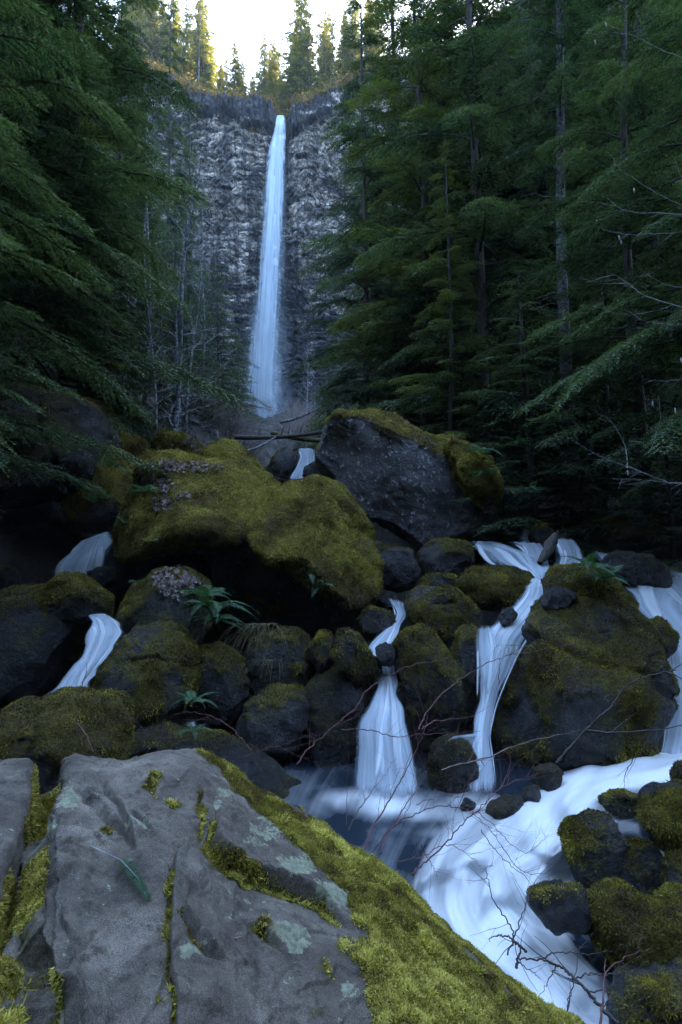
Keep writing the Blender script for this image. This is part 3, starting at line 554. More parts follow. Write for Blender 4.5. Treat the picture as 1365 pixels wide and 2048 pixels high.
BL = [
 ('b2', [(-60, 1450), (0, 1430), (60, 1414), (130, 1406), (190, 1398), (240, 1408), (247, 1450), (232, 1520), (200, 1600), (60, 1640), (-60, 1600)], 6.6, 'broad mossy boulder with a flat top behind the foreground slab on the left', dict(moss=.62, box=.6, mossn=26000, matk='rock')),
 ('b3', [(178, 1385), (196, 1320), (240, 1272), (300, 1257), (352, 1259), (374, 1300), (403, 1362), (392, 1410), (330, 1480), (215, 1460)], 8.6, 'square olive mossy boulder beside the lower left cascade', dict(moss=.55, box=.65, mossn=22000)),
 ('b4', [(-80, 1190), (0, 1182), (80, 1180), (150, 1205), (168, 1250), (146, 1310), (98, 1375), (60, 1420), (-80, 1420)], 10.2, 'large shadowed boulder left of the lower left cascade', dict(moss=.42, mossn=14000)),
 ('b5', [(72, 1188), (98, 1152), (130, 1142), (165, 1160), (222, 1200), (212, 1240), (140, 1250), (80, 1235)], 10.0, 'rounded mossy boulder splitting the two left cascades', dict(moss=.6, mossn=9000)),
 ('b6', [(-40, 1130), (0, 1128), (25, 1136), (28, 1172), (0, 1190), (-40, 1190)], 11.2, 'small dark rock at the left edge above the mossy hump', dict(moss=.3, level=4, mossn=1500)),
 ('b7', [(-80, 1010), (0, 1012), (60, 1008), (130, 1030), (205, 1062), (190, 1090), (110, 1150), (60, 1195), (-80, 1200)], 14.2, 'wide mossy boulder behind the upper left cascade', dict(moss=.55, mossn=14000)),
 ('b7b', [(175, 1140), (190, 1130), (222, 1132), (230, 1160), (205, 1185), (178, 1170)], 11.2, 'small wet black rock at the foot of the upper left cascade', dict(moss=.15, matk='rockwet', level=4, mossn=0)),
 ('b7c', [(205, 1060), (240, 1050), (265, 1100), (262, 1190), (240, 1220), (212, 1180)], 12.3, 'narrow dark rock wall right of the upper left cascade', dict(moss=.35, matk='rock', level=4, mossn=3000)),
 ('b8', [(240, 1230), (262, 1185), (305, 1152), (368, 1135), (405, 1152), (414, 1210), (425, 1280), (380, 1310), (300, 1300), (250, 1270)], 9.9, 'boulder capped with fallen leaves under the big mossy mass', dict(moss=.62, mossn=12000)),
 ('b9a', [(228, 1080), (240, 1010), (272, 935), (305, 905), (350, 906), (400, 922), (470, 922), (525, 950), (560, 985), (575, 1050), (510, 1095), (430, 1105), (380, 1098), (310, 1112), (250, 1122)], 11.8, 'largest bright green mossy boulder left of centre strewn with fallen leaves', dict(moss=.85, matk='rockbright', level=6, mossn=90000, blade='mossb', D=2.5, cuts=1, box=.6, mz=.3, planes=[((.08, -.62, .78), .42), ((-.5, -.7, .5), .55), ((.6, -.5, .6), .6)])),
 ('b9b', [(498, 1075), (545, 1000), (585, 962), (640, 948), (682, 965), (716, 1010), (742, 1062), (753, 1115), (748, 1170), (722, 1225), (672, 1205), (600, 1140), (520, 1110)], 11.0, 'bright mossy boulder with a drooping right shoulder at the centre', dict(moss=.8, matk='rockbright', level=6, mossn=60000, blade='mossb', D=1.7, cuts=1, box=.65, mz=.3, planes=[((-.15, -.72, .68), .45), ((.7, -.6, .35), .5)])),
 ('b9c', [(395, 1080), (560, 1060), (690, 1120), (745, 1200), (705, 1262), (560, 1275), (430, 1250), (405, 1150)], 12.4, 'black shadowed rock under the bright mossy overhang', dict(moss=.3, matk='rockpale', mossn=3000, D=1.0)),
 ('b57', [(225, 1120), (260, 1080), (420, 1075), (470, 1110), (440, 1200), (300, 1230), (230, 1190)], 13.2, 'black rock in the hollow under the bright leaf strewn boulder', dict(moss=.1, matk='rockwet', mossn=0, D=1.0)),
 ('b10', [(288, 900), (300, 878), (330, 864), (370, 868), (395, 892), (402, 930), (290, 930)], 15.5, 'low mossy hump with fallen leaves at the back of the green mass', dict(moss=.9, matk='rockbright', blade='mossb', mossn=9000)),
 ('b11', [(398, 915), (412, 888), (440, 878), (478, 882), (505, 908), (535, 955), (500, 990), (410, 970)], 13.6, 'rounded mossy dome right behind the leaf strewn boulder', dict(moss=.92, matk='rockbright', blade='mossb', mossn=12000, box=.85)),
 ('b10b', [(268, 960), (278, 915), (305, 898), (345, 902), (362, 930), (350, 980), (285, 1000)], 11.6, 'small mossy knob on the left shoulder of the green mass', dict(moss=.85, matk='rockbright', blade='mossb', mossn=8000)),
 ('b12', [(-120, 830), (0, 800), (60, 782), (130, 792), (190, 825), (206, 880), (190, 930), (140, 975), (60, 1010), (-120, 1030)], 12.0, 'huge dark boulder with mossy top at the far left under the hemlock', dict(moss=.42, mz=.9, matk='rockwet', mossn=16000, D=1.6, level=6)),
 ('b13', [(130, 1010), (145, 950), (180, 890), (215, 868), (248, 885), (262, 960), (250, 1050), (200, 1075), (150, 1060)], 13.0, 'mossy bank rock carrying ferns left of the green mass', dict(moss=.7, matk='rockbright', blade='mossb', mossn=12000)),
 ('b14', [(640, 920), (650, 880), (668, 840), (686, 806), (730, 815), (785, 832), (840, 848), (900, 868), (955, 892), (985, 918), (1000, 965), (992, 1020), (945, 1062), (885, 1098), (845, 1092), (780, 1050), (715, 1020), (690, 990), (660, 945)], 14.8, 'huge angular boulder with a tilted mossy ridge and bare grey face', dict(crack=0, moss=.10, mz=1.2, matk='rockpale', level=6, mossn=50000, box=.5, cuts=2, D=1.7, blade='mossb', planes=[((-.35, -1, -.25), .62), ((.3, -1, -.05), .66), ((.32, -.55, .8), .62), ((.9, -.6, .3), .72)])),
 ('b14b', [(898, 880), (925, 878), (965, 898), (992, 925), (1003, 975), (985, 1020), (950, 985), (915, 950), (900, 915)], 13.6, 'orange green moss covered shoulder rock at the right end of the angular boulder', dict(moss=.85, matk='rockbright', mossn=16000, D=.7, blade='mossb')),
 ('b15', [(912, 1172), (935, 1142), (985, 1135), (1030, 1140), (1068, 1152), (1072, 1172), (1045, 1205), (980, 1225), (925, 1212)], 10.6, 'low mossy boulder beneath the top lip of the right cascades', dict(moss=.72, mossn=12000)),
 ('b16', [(810, 1200), (845, 1172), (915, 1180), (965, 1225), (962, 1270), (900, 1310), (850, 1285), (812, 1240)], 10.3, 'mossy boulder with hanging grass above the tall pointed rock', dict(moss=.5, mossn=10000)),
 ('b16b', [(838, 1160), (870, 1148), (912, 1155), (925, 1180), (880, 1200), (842, 1190)], 11.2, 'small mossy rock left of the low boulder at the lip', dict(moss=.55, level=4, mossn=4000)),
 ('b17', [(795, 1310), (800, 1255), (822, 1230), (858, 1268), (905, 1320), (936, 1395), (930, 1460), (880, 1500), (830, 1440), (797, 1370)], 8.9, 'tall pointed mossy rock between the fan cascade and the long cascade', dict(moss=.58, mossn=16000)),
 ('b17b', [(912, 1300), (925, 1250), (948, 1238), (958, 1270), (952, 1350), (946, 1440), (925, 1470), (905, 1400)], 9.2, 'narrow mossy rock tight against the left of the long cascade', dict(moss=.45, mossn=5000)),
 ('b18', [(664, 1292), (688, 1256), (720, 1278), (750, 1318), (755, 1360), (738, 1392), (700, 1360), (672, 1330)], 8.9, 'wet bluish rock with mossy right side left of the fan cascade', dict(moss=.4, matk='rockwet', mossn=4500, blade='mossd')),
 ('b19', [(610, 1400), (640, 1338), (700, 1350), (745, 1395), (715, 1460), (690, 1560), (640, 1590), (605, 1500)], 9.0, 'dark wet rock face left of the fan cascade', dict(moss=.2, matk='rockwet', mossn=2500)),
 ('b20', [(486, 1345), (515, 1270), (560, 1253), (612, 1260), (628, 1310), (622, 1380), (570, 1400), (500, 1405)], 9.6, 'olive boulder draped with dry grass under the dark overhang', dict(moss=.5, mossn=9000)),
 ('b21', [(470, 1430), (535, 1382), (600, 1368), (628, 1400), (612, 1470), (560, 1540), (480, 1520)], 8.8, 'dark mossy boulder below the grass draped one', dict(moss=.4, mossn=8000)),
 ('b22', [(375, 1320), (430, 1288), (478, 1325), (506, 1375), (492, 1425), (440, 1480), (385, 1420)], 9.3, 'dark boulder with a mossy stripe right of the square olive boulder', dict(moss=.42, mossn=7000)),
 ('b22b', [(618, 1290), (640, 1262), (668, 1270), (672, 1320), (650, 1350), (622, 1335)], 9.4, 'little mossy rock beside the wet bluish rock', dict(moss=.5, level=4, mossn=3500)),
 ('b23', [(712, 1245), (738, 1212), (785, 1222), (798, 1250), (765, 1285), (722, 1275)], 10.2, 'mossy rock just left of the top of the fan cascade', dict(moss=.5, level=4, mossn=5000)),
 ('b24', [(748, 1300), (760, 1288), (790, 1286), (797, 1302), (785, 1330), (762, 1335)], 8.85, 'little wet black rock in the neck of the fan cascade', dict(moss=.05, matk='rockwet', level=4, mossn=0)),
 ('b25', [(966, 1455), (985, 1395), (1032, 1310), (1078, 1238), (1104, 1214), (1150, 1202), (1210, 1208), (1265, 1218), (1312, 1250), (1343, 1292), (1338, 1400), (1318, 1490), (1260, 1530), (1150, 1560), (1060, 1560), (995, 1520)], 8.9, 'biggest olive mossy boulder between the long cascade and right channel', dict(moss=.60, level=6, mossn=60000, D=1.35, box=.62, cuts=10)),
 ('b26', [(1086, 1170), (1105, 1142), (1150, 1130), (1178, 1125), (1215, 1155), (1245, 1195), (1295, 1238), (1240, 1262), (1120, 1235)], 9.5, 'fern topped mossy rock riding on the biggest right boulder', dict(moss=.6, mossn=14000)),
 ('b27', [(1084, 1200), (1100, 1178), (1135, 1172), (1155, 1190), (1150, 1225), (1095, 1225)], 9.0, 'small wet grey rock wedged under the fern topped rock', dict(moss=.15, matk='rockwet', level=4, mossn=0)),
 ('b28', [(1202, 1150), (1215, 1118), (1250, 1106), (1300, 1115), (1335, 1138), (1348, 1172), (1320, 1205), (1270, 1185), (1225, 1165)], 11.2, 'smooth dark wet boulder parting the upper right channel', dict(moss=.12, matk='rockwet', box=.9, cuts=3, mossn=0)),
 ('b29', [(1058, 1075), (1070, 1054), (1095, 1050), (1112, 1064), (1112, 1092), (1070, 1096)], 13.9, 'small dark rock behind the driftwood stub at the lip', dict(moss=.3, matk='rock', level=4, mossn=1500)),
 ('b30', [(862, 1535), (876, 1492), (915, 1478), (945, 1495), (952, 1545), (945, 1600), (900, 1612), (866, 1590)], 7.9, 'round wet rock with water curling over it at the pool', dict(moss=.2, matk='rockwet', mossn=1500)),
 ('b31', [(1068, 1560), (1085, 1535), (1115, 1530), (1132, 1552), (1128, 1600), (1080, 1610)], 7.5, 'black wet rock under the front of the biggest boulder', dict(moss=.15, matk='rockwet', level=4, mossn=0)),
 ('b32', [(972, 1640), (985, 1615), (1015, 1600), (1052, 1598), (1064, 1620), (1040, 1650), (1000, 1660)], 7.0, 'flat black wet rock at the left margin of the white rapids', dict(moss=.15, matk='rockwet', level=4, mossn=0)),
 ('b33', [(922, 1616), (930, 1600), (948, 1598), (956, 1612), (948, 1625), (928, 1626)], 7.25, 'tiny black stone poking out of the pool foam', dict(moss=.05, matk='rockwet', level=4, mossn=0)),
 ('b34', [(1040, 1600), (1050, 1578), (1075, 1576), (1088, 1596), (1070, 1625), (1045, 1620)], 7.2, 'small black wet stone above the flat rock by the rapids', dict(moss=.1, matk='rockwet', level=4, mossn=0)),
 ('b35', [(1206, 1610), (1218, 1590), (1255, 1588), (1290, 1600), (1298, 1640), (1255, 1660), (1212, 1640)], 6.5, 'wet dark rock at the top of the right bank pile', dict(moss=.3, matk='rockwet', level=5, mossn=2500)),
 ('b36', [(1140, 1700), (1152, 1660), (1190, 1640), (1235, 1642), (1262, 1665), (1260, 1720), (1235, 1775), (1180, 1785), (1148, 1750)], 5.9, 'dark mossy rock dropping straight into the lower rapids', dict(moss=.5, mossn=9000)),
 ('b37', [(1298, 1650), (1310, 1615), (1345, 1600), (1420, 1600), (1440, 1690), (1380, 1730), (1325, 1710)], 5.7, 'mossy green boulder at the right edge of the bank pile', dict(moss=.75, mossn=12000)),
 ('b38', [(1060, 1808), (1085, 1784), (1130, 1776), (1175, 1780), (1196, 1806), (1200, 1840), (1150, 1862), (1095, 1850)], 5.25, 'low dark wet rock in the water below the rapids', dict(moss=.3, matk='rockwet', mossn=2500)),
 ('b39', [(1202, 1870), (1208, 1825), (1235, 1798), (1275, 1800), (1310, 1832), (1365, 1850), (1430, 1880), (1430, 1990), (1330, 2010), (1240, 1960)], 4.9, 'large moss green boulder low on the right bank', dict(moss=.68, mossn=26000)),
 ('b40', [(1325, 1830), (1332, 1800), (1370, 1790), (1430, 1795), (1430, 1850), (1345, 1850)], 5.1, 'small mossy stone above the large green bank boulder', dict(moss=.6, level=4, mossn=3500)),
 ('b41', [(1335, 1780), (1345, 1735), (1385, 1722), (1440, 1730), (1440, 1800), (1360, 1800)], 5.35, 'mossy stone at the right edge between two bank boulders', dict(moss=.6, level=4, mossn=4000)),
 ('b42', [(1230, 2040), (1270, 1975), (1340, 1960), (1440, 1960), (1440, 2140), (1250, 2140)], 4.4, 'dark boulder in the bottom right corner', dict(moss=.35, mossn=6000)),
 ('b43', [(1235, 1740), (1258, 1690), (1310, 1690), (1345, 1730), (1350, 1800), (1290, 1830), (1240, 1800)], 5.8, 'shadowed rock in the hollow of the right bank pile', dict(moss=.25, mossn=4000)),
 ('b44', [(1352, 1560), (1368, 1532), (1440, 1525), (1440, 1600), (1370, 1605)], 6.6, 'dark rock at the right edge above the bank pile', dict(moss=.3, level=4, matk='rockwet', mossn=1500)),
 ('b45', [(1280, 1610), (1310, 1585), (1380, 1580), (1440, 1590), (1440, 1640), (1310, 1640)], 6.2, 'flat dark rock under the right edge rapids', dict(moss=.25, level=4, matk='rockwet', mossn=1500)),
 ('b46', [(604, 948), (612, 930), (628, 924), (642, 934), (644, 958), (610, 962)], 19.6, 'dark rock in the small upstream cascade', dict(moss=.3, level=4, matk='rockwet', mossn=0)),
 ('b47', [(530, 950), (550, 905), (585, 895), (594, 925), (575, 965), (540, 975)], 20.6, 'dark bank rock left of the small upstream cascade', dict(moss=.4, level=4, mossn=3000)),
 ('b47b', [(628, 960), (634, 895), (660, 880), (690, 900), (690, 970), (650, 985)], 20.8, 'dark bank rock right of the small upstream cascade', dict(moss=.4, level=4, mossn=3000)),
 ('b48', [(1150, 1080), (1180, 1045), (1260, 1035), (1365, 1045), (1460, 1060), (1460, 1140), (1300, 1135), (1190, 1105)], 14.2, 'long mossy bank rock above the right channel', dict(moss=.45, mossn=12000)),
 ('b49', [(748, 1110), (765, 1085), (815, 1092), (840, 1120), (835, 1180), (770, 1190)], 12.3, 'dark rock in the shade right of the central mossy boulder', dict(moss=.3, mossn=4000)),
 ('b50', [(838, 1110), (860, 1085), (910, 1080), (955, 1092), (952, 1135), (900, 1160), (845, 1150)], 12.6, 'dark shaded rock left of the veil of water at the lip', dict(moss=.3, mossn=4000)),
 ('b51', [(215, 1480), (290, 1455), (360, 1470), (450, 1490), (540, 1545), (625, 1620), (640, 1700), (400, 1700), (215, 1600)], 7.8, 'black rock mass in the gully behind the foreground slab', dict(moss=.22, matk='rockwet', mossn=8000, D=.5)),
 ('b52', [(1290, 1240), (1318, 1232), (1345, 1258), (1350, 1300), (1320, 1320), (1295, 1290)], 9.2, 'small mossy knob on the upper right corner of the biggest boulder', dict(moss=.5, level=4, mossn=2500)),
 ('b53', [(745, 1195), (760, 1180), (795, 1185), (800, 1215), (770, 1225), (750, 1220)], 11.2, 'dark rock where the fan cascade first appears', dict(moss=.3, level=4, matk='rockwet', mossn=0)),
 ('b54', [(996, 1240), (1008, 1222), (1028, 1214), (1036, 1226), (1024, 1244), (1000, 1256)], 9.1, 'wet blue stone splitting the long cascade', dict(moss=.05, level=4, matk='rockwet', mossn=0)),
 ('b55', [(195, 880), (205, 862), (250, 868), (285, 880), (290, 920), (240, 930), (200, 920)], 15.0, 'mossy ledge rock under the hemlock sprays', dict(moss=.85, level=4, matk='rockbright', blade='mossb', mossn=4000)),
 ('b56', [(110, 800), (150, 790), (200, 808), (235, 845), (225, 875), (160, 870)], 15.5, 'mossy ridge behind the huge dark left boulder', dict(moss=.85, level=4, matk='rockbright', blade='mossb', mossn=5000)),
]
for key, ol, Yc, lab, kw in BL: boulder(key, ol, Yc, lab, **kw)

# ------------------------------------------------------------------ foreground slab
SIL = np.array([(-300, 1575), (-100, 1540), (0, 1530), (60, 1526), (86, 1526), (99, 1546), (112, 1536), (125, 1514), (150, 1501), (190, 1505), (235, 1509), (280, 1493), (330, 1480), (370, 1481), (392, 1484), (430, 1508), (475, 1545), (520, 1588), (570, 1612), (620, 1642), (700, 1698), (760, 1728), (800, 1758), (850, 1812), (900, 1862), (980, 1932), (1060, 2000), (1150, 2052), (1220, 2120), (1320, 2230)], float)
YST = [(-300, 3.1), (0, 3.35), (150, 3.5), (330, 3.75), (430, 3.8), (520, 3.8), (700, 3.65), (900, 3.35), (1060, 3.2), (1150, 3.15), (1320, 3.1)]
SLT = [(-300, .15), (0, .2), (400, .22), (600, .12), (800, 0.0), (1000, -.25), (1150, -.4), (1320, -.5)]
nc, nr = 920, 560
pxs = np.linspace(-300, 1320, nc)
sil = np.interp(pxs, SIL[:, 0], SIL[:, 1]); sil = np.convolve(np.pad(sil, 4, 'edge'), np.ones(9) / 9, 'valid')
ysl = np.interp(pxs, *np.array(YST).T); slp = np.interp(pxs, *np.array(SLT).T)
xc = (pxs - 682.5) / F; yc = (1024 - sil) / F; dy_ = CP - yc * SP; dz_ = SP + yc * CP
ta = -dz_ / dy_; zs = CZ - ysl * ta; kx = xc / dy_                # per column: slope of sight line, crest height, azimuth
tt = np.concatenate([np.linspace(1, 0, int(nr * .86)) ** 1.05, -np.linspace(0.004, 1, nr - int(nr * .86)) ** 1.4])
T = np.where(tt[None] >= 0, tt[None] * (ysl[:, None] - 0.95), tt[None] * 1.7)
wr = 0.22
Zs = zs[:, None] + ta[:, None] * T - np.where(T >= 0, (ta + slp)[:, None] * (T - wr * (1 - np.exp(-np.maximum(T, 0) / wr))), 1.5 * T ** 2)
Ysl = ysl[:, None] - T; Xsl = kx[:, None] * Ysl
Xsl = np.where(T < 0, kx[:, None] * ysl[:, None] + (kx[:, None] * 0.6) * (-T), Xsl)
V = np.stack([Xsl, Ysl, Zs], -1).reshape(-1, 3)
PX, PY = proj(V)
PX = PX + 4 * fbm(V, 9, 5, 50, .6); PYw = PY + 4 * fbm(V, 9, 5, 51, .6)
def polyd(line):
    """distance, side (negative = upper right of the travel direction) and end taper to a polyline"""
    L = np.array(line, float); best = np.full(len(PX), 1e9); sgn = np.zeros(len(PX)); par = np.zeros(len(PX))
    cum = np.concatenate([[0], np.cumsum(np.hypot(*np.diff(L, axis=0).T))])
    for k in range(len(L) - 1):
        a, b = L[k], L[k + 1]; e = b - a; l = np.hypot(*e)
        vx, vy = PX - a[0], PYw - a[1]; t = np.clip((vx * e[0] + vy * e[1]) / l ** 2, 0, 1)
        d = np.hypot(vx - t * e[0], vy - t * e[1]); m = d < best
        best = np.where(m, d, best); sgn = np.where(m, np.sign(e[0] * vy - e[1] * vx), sgn); par = np.where(m, (cum[k] + t * l) / cum[-1], par)
    return best, sgn, np.clip(np.minimum(par, 1 - par) * 5, 0, 1)
LEDGES = [  # line, height, inner width, reach on the high side, reach on the low side, moss in the groove
 ([(396, 1672), (376, 1676), (355, 1700), (348, 1750), (345, 1810), (341, 1865), (345, 1925), (356, 1970), (359, 2048), (362, 2150)], .020, 2.4, 45, 40, .75),
 ([(428, 1592), (432, 1606), (442, 1625), (425, 1665), (422, 1690), (440, 1722), (480, 1742), (515, 1752), (550, 1768), (590, 1783), (640, 1800), (690, 1835), (715, 1860)], .055, 4.0, 60, 40, .95),
 ([(422, 1745), (415, 1770), (385, 1792), (369, 1808), (368, 1828), (390, 1865), (415, 1905), (456, 1928)], .028, 3.0, 45, 60, .6),
 ([(145, 1565), (170, 1590), (200, 1620), (230, 1640), (256, 1672), (274, 1704)], .026, 4.0, 40, 60, .5),
 ([(187, 1557), (210, 1572), (235, 1612), (255, 1655), (274, 1702)], .022, 3.5, 40, 30, 0),
 ([(487, 1835), (520, 1862), (550, 1885), (578, 1902)], .020, 5.0, 50, 40, .45),
 ([(255, 1638), (280, 1650), (308, 1664)], .014, 2.5, 22, 16, .2),
 ([(127, 1805), (130, 1845), (145, 1878), (170, 1902)], .012, 2.5, 25, 20, .2),
 ([(120, 1512), (113, 1600), (92, 1675), (77, 1745), (84, 1800), (66, 1830), (82, 1870), (108, 1905), (108, 1955), (140, 2010), (162, 2060), (180, 2150)], .055, 6.0, 30, 110, .0),
 ([(283, 1556), (300, 1575), (330, 1598)], .008, 4.0, 25, 20, .5),
 ([(396, 1560), (408, 1590), (413, 1640), (404, 1690)], .010, 4, 20, 25, .8),
 ([(60, 1985), (70, 1940), (48, 1900), (60, 1960), (100, 2010)], .02, 5, 25, 30, 0),
]
disp = np.zeros(len(V)); groove = np.zeros(len(V))
for line, A, w_, hi, lo_, gm in LEDGES:
    d, s, tp = polyd(line); sd = d * s                               # negative = high side
    stp = sst(-sd, -w_, w_)
    disp -= 0.012 * tp * min(A / .02, 1.6) * np.exp(-((sd - w_ * 1.1) / (w_ * .7)) ** 2)
    disp += A * 1.2 * tp * (stp * np.exp(-np.maximum(-sd, 0) / hi) - (1 - stp) * 0.8 * np.exp(-np.maximum(sd, 0) / lo_))
    if gm: groove = np.maximum(groove, gm * tp * np.exp(-((sd - 6) / (9 + 5 * noise(V, 5, 3))) ** 2))
d1, s1, tp1 = polyd([(96, 1500), (84, 1590), (52, 1690), (22, 1775), (-2, 1830), (-60, 1910), (-200, 2050)])
disp -= 0.15 * np.exp(-(d1 / 20) ** 2) * (PY > 1500)
leftmoss = sst(-(PX - np.interp(PY, [1500, 1600, 1675, 1750, 1800, 1830, 1870, 1950, 2048], [120, 122, 104, 92, 96, 84, 98, 120, 165])), 2, 12) * (1 - sst(d1 * -s1 * -1, 26, 40) * (PX < 90))
lsl = (s1 > 0) & (d1 > 22) & (PX < 90) & (PY < 1800)
leftmoss = np.where(lsl, 0.15, leftmoss)
disp += np.where((PX < 115) & ~lsl, -0.02 - 0.03 * sst(115 - PX, 0, 60), 0)
# stepped, broken faces: broad undulation, then grain
disp += 0.026 * fbm(V, 1.6, 4, 60) + 0.011 * fbm(V, 5, 4, 61) + 0.0055 * fbm(V, 20, 5, 62, .6) - .006 * sst(fbm(V, 8, 4, 67), .25, .5) - .010 * sst(np.abs(noise(V + .08 * noise(V, 6, 8)[:, None], 2.6, 66)), .05, .0)
hollow = fbm(V * [1, 1, 0.2], 3.2, 3, 64); disp -= 0.012 * sst(hollow, .35, .6)
ter = fbm(V + .1 * fbm(V, 3, 3, 8)[:, None], 1.3, 4, 69, .45) * 3.2; tf = np.floor(ter); fr_ = ter - tf
disp += 0.013 * (tf + sst(fr_, .90, 1.0)) * (1 - sst(PX - np.interp(PYw, [1480, 1830, 2060], [388, 706, 800]), -30, 20))
# moss field on the right flank
BD = np.array([(1480, 386), (1500, 405), (1530, 432), (1560, 448), (1600, 486), (1640, 530), (1680, 574), (1720, 622), (1780, 672), (1830, 694), (1900, 712), (1990, 742), (2060, 770), (2400, 900)], float)
bd = np.interp(PYw, BD[:, 0], BD[:, 1]) + 16 * fbm(V, 4.5, 3, 70)
flank = sst(PX - bd, -12, 16)
bare = sst(fbm(V, 3.6, 5, 71) - 0.25 * sst(PX - bd, 60, 220), .34, .55)
mossf = flank * (1 - 0.85 * bare)
spots = 0
for cx_, cy_, ra_, rb_ in [(360, 1535, 26, 12), (310, 1552, 22, 8), (300, 1570, 16, 20), (350, 1602, 22, 10), (405, 1610, 16, 50), (212, 1660, 26, 12), (240, 1690, 18, 14), (520, 1860, 32, 12), (650, 1945, 40, 40), (690, 1890, 30, 30), (640, 2010, 30, 26), (325, 1985, 24, 12), (640, 1700, 36, 20), (590, 1680, 34, 16), (560, 1560, 30, 20)]:
    spots = np.maximum(spots, np.exp(-(((PX - cx_) / ra_) ** 2 + ((PYw - cy_) / rb_) ** 2)))
moss = np.maximum.reduce([mossf, groove, leftmoss * (0.75 + 0.4 * noise(V, 5, 77)), 0.50 * spots + 0.30 * fbm(V, 7, 5, 75)])
moss = moss + 0.16 * fbm(V, 12, 3, 72)
lich = np.zeros(len(V))
for cx_, cy_, ra_, rb_, s_ in [(140, 1600, 24, 34, .8), (105, 1668, 22, 16, .7), (277, 1660, 30, 9, 1), (540, 1668, 60, 26, .6), (500, 1700, 50, 22, .55), (592, 1742, 46, 28, 1.3), (668, 1796, 46, 27, 1.3), (455, 1585, 24, 12, .8), (545, 1635, 30, 12, .9), (575, 1870, 46, 20, 1.1), (600, 1892, 28, 14, 1.1), (380, 1895, 26, 14, .7), (460, 1830, 26, 12, .5), (438, 1610, 9, 8, 1), (530, 1797, 4, 4, 1.2), (497, 1797, 9, 7, .8), (505, 1815, 4, 4, .9), (470, 1540, 40, 14, .5), (700, 1960, 18, 18, .7), (355, 1990, 10, 8, .4), (440, 1500, 22, 9, .7), (250, 1520, 30, 6, .25), (560, 1955, 30, 12, .25)]:
    lich = np.maximum(lich, s_ * (1.25 - np.hypot((PX - cx_) / ra_, (PYw - cy_) / rb_)))
lich = lich + 0.28 * fbm(V, 16, 3, 80)
mh = np.clip(moss - .35, 0, .6)
disp += mh * (0.016 + 0.012 * fbm(V, 22, 3, 73) + 0.010 * fbm(V, 7, 2, 74))
vn0 = vnormals(V, grid_faces(nc, nr)); vn0 *= np.sign(vn0[:, 2:3] + 1e-9)
nd = nrm(vn0 * 0.7 + np.array([0, 0, 0.5]))
V = V + nd * disp[:, None]
gf = grid_faces(nc, nr)
vnS = vnormals(V, gf); 
if vnS[:, 2].mean() < 0: gf = gf[:, ::-1].copy(); vnS = -vnS
def slab_mat():
    m, t, b = mat('slab_stone'); v = pos(t)
    n1 = tex(t, 3.0, 8, .62, v); n2 = tex(t, 40, 6, .7, v); n3 = tex(t, 230, 4, .8, v); n4 = tex(t, 0.9, 4, .5, v); n5 = tex(t, 11, 6, .7, v)
    base = ramp(t, n1.outputs[0], [(.30, (.028, .025, .021)), (.44, (.069, .061, .050)), (.56, (.115, .103, .084)), (.7, (.21, .192, .160))]).outputs[0]
    base = mixc(t, ramp(t, n4.outputs[0], [(.40, (0, 0, 0)), (.66, (.6, .6, .6))]).outputs[0], base, (.085, .070, .055))
    base = mixc(t, ramp(t, n5.outputs[0], [(.52, (0, 0, 0)), (.64, (.75, .75, .75))]).outputs[0], base, (.026, .022, .016))
    sp = ramp(t, n3.outputs[0], [(.34, (.30, .29, .28)), (.5, (1, 1, 1)), (.66, (2.1, 2.1, 2.15))]).outputs[0]
    base = mixc(t, 1.0, base, sp, 'MULTIPLY')
    base = mixc(t, ramp(t, n2.outputs[0], [(.60, (0, 0, 0)), (.70, (.7, .7, .7))]).outputs[0], base, (.016, .015, .015))
    lc = ramp(t, n2.outputs[0], [(.35, (.115, .130, .086)), (.65, (.27, .305, .215))]).outputs[0]
    la = math_(t, 'ADD', attr(t, 'lichen'), math_(t, 'MULTIPLY', math_(t, 'SUBTRACT', n2.outputs[0], .5), 1.9))
    base = mixc(t, ramp(t, la, [(.40, (0, 0, 0)), (.50, (.85, .85, .85))]).outputs[0], base, lc)
    mc = ramp(t, n2.outputs[0], [(.35, (.022, .019, .006)), (.7, (.10, .086, .014))]).outputs[0]
    ma = math_(t, 'ADD', attr(t, 'moss'), math_(t, 'MULTIPLY', math_(t, 'SUBTRACT', n2.outputs[0], .5), 1.1))
    mf = ramp(t, ma, [(.42, (0, 0, 0)), (.56, (1, 1, 1))]).outputs[0]
    base = mixc(t, mf, base, mc)
    t.links.new(base, b.inputs['Base Color']); b.inputs['Roughness'].default_value = .72; b.inputs['Specular IOR Level'].default_value = .35
    h = math_(t, 'ADD', math_(t, 'MULTIPLY', n2.outputs[0], .6), math_(t, 'MULTIPLY', n3.outputs[0], .35))
    h = math_(t, 'ADD', h, n5.outputs[0])
    bump(t, b, h, 1.0, .022); return m
M['slab'] = slab_mat()
slab = mk('boulder', V, gf, M['slab'], attrs={'moss': moss, 'lichen': lich})
tag(slab, 'huge grey foreground slab with cracks, pale lichen and a bright mossy flank', 'boulder')
SV = V; SPX, SPY = proj(V); SN = vnS
front = (T.ravel() >= -0.02)
def slab_at(px, py):
    k = np.argmin(np.where(front, (SPX - px) ** 2 + (SPY - py) ** 2, 1e12)); return SV[k].copy(), SN[k].copy()
wg = np.clip((moss - .5) * 3, 0, 1) * (SPY < 2150) * (SPX > -60) * (T.ravel() > -.35)
def add_moss(n, L, W, wgt, seed, m='mossb'):
    a = scatter_blades(V, gf, vnS, wgt, n, L, W, seed, droop=.3)
    o = mk('moss', a[0], a[1], M[m], slab, attrs={'tint': a[2]}, smooth=False); o['kind'] = 'stuff'
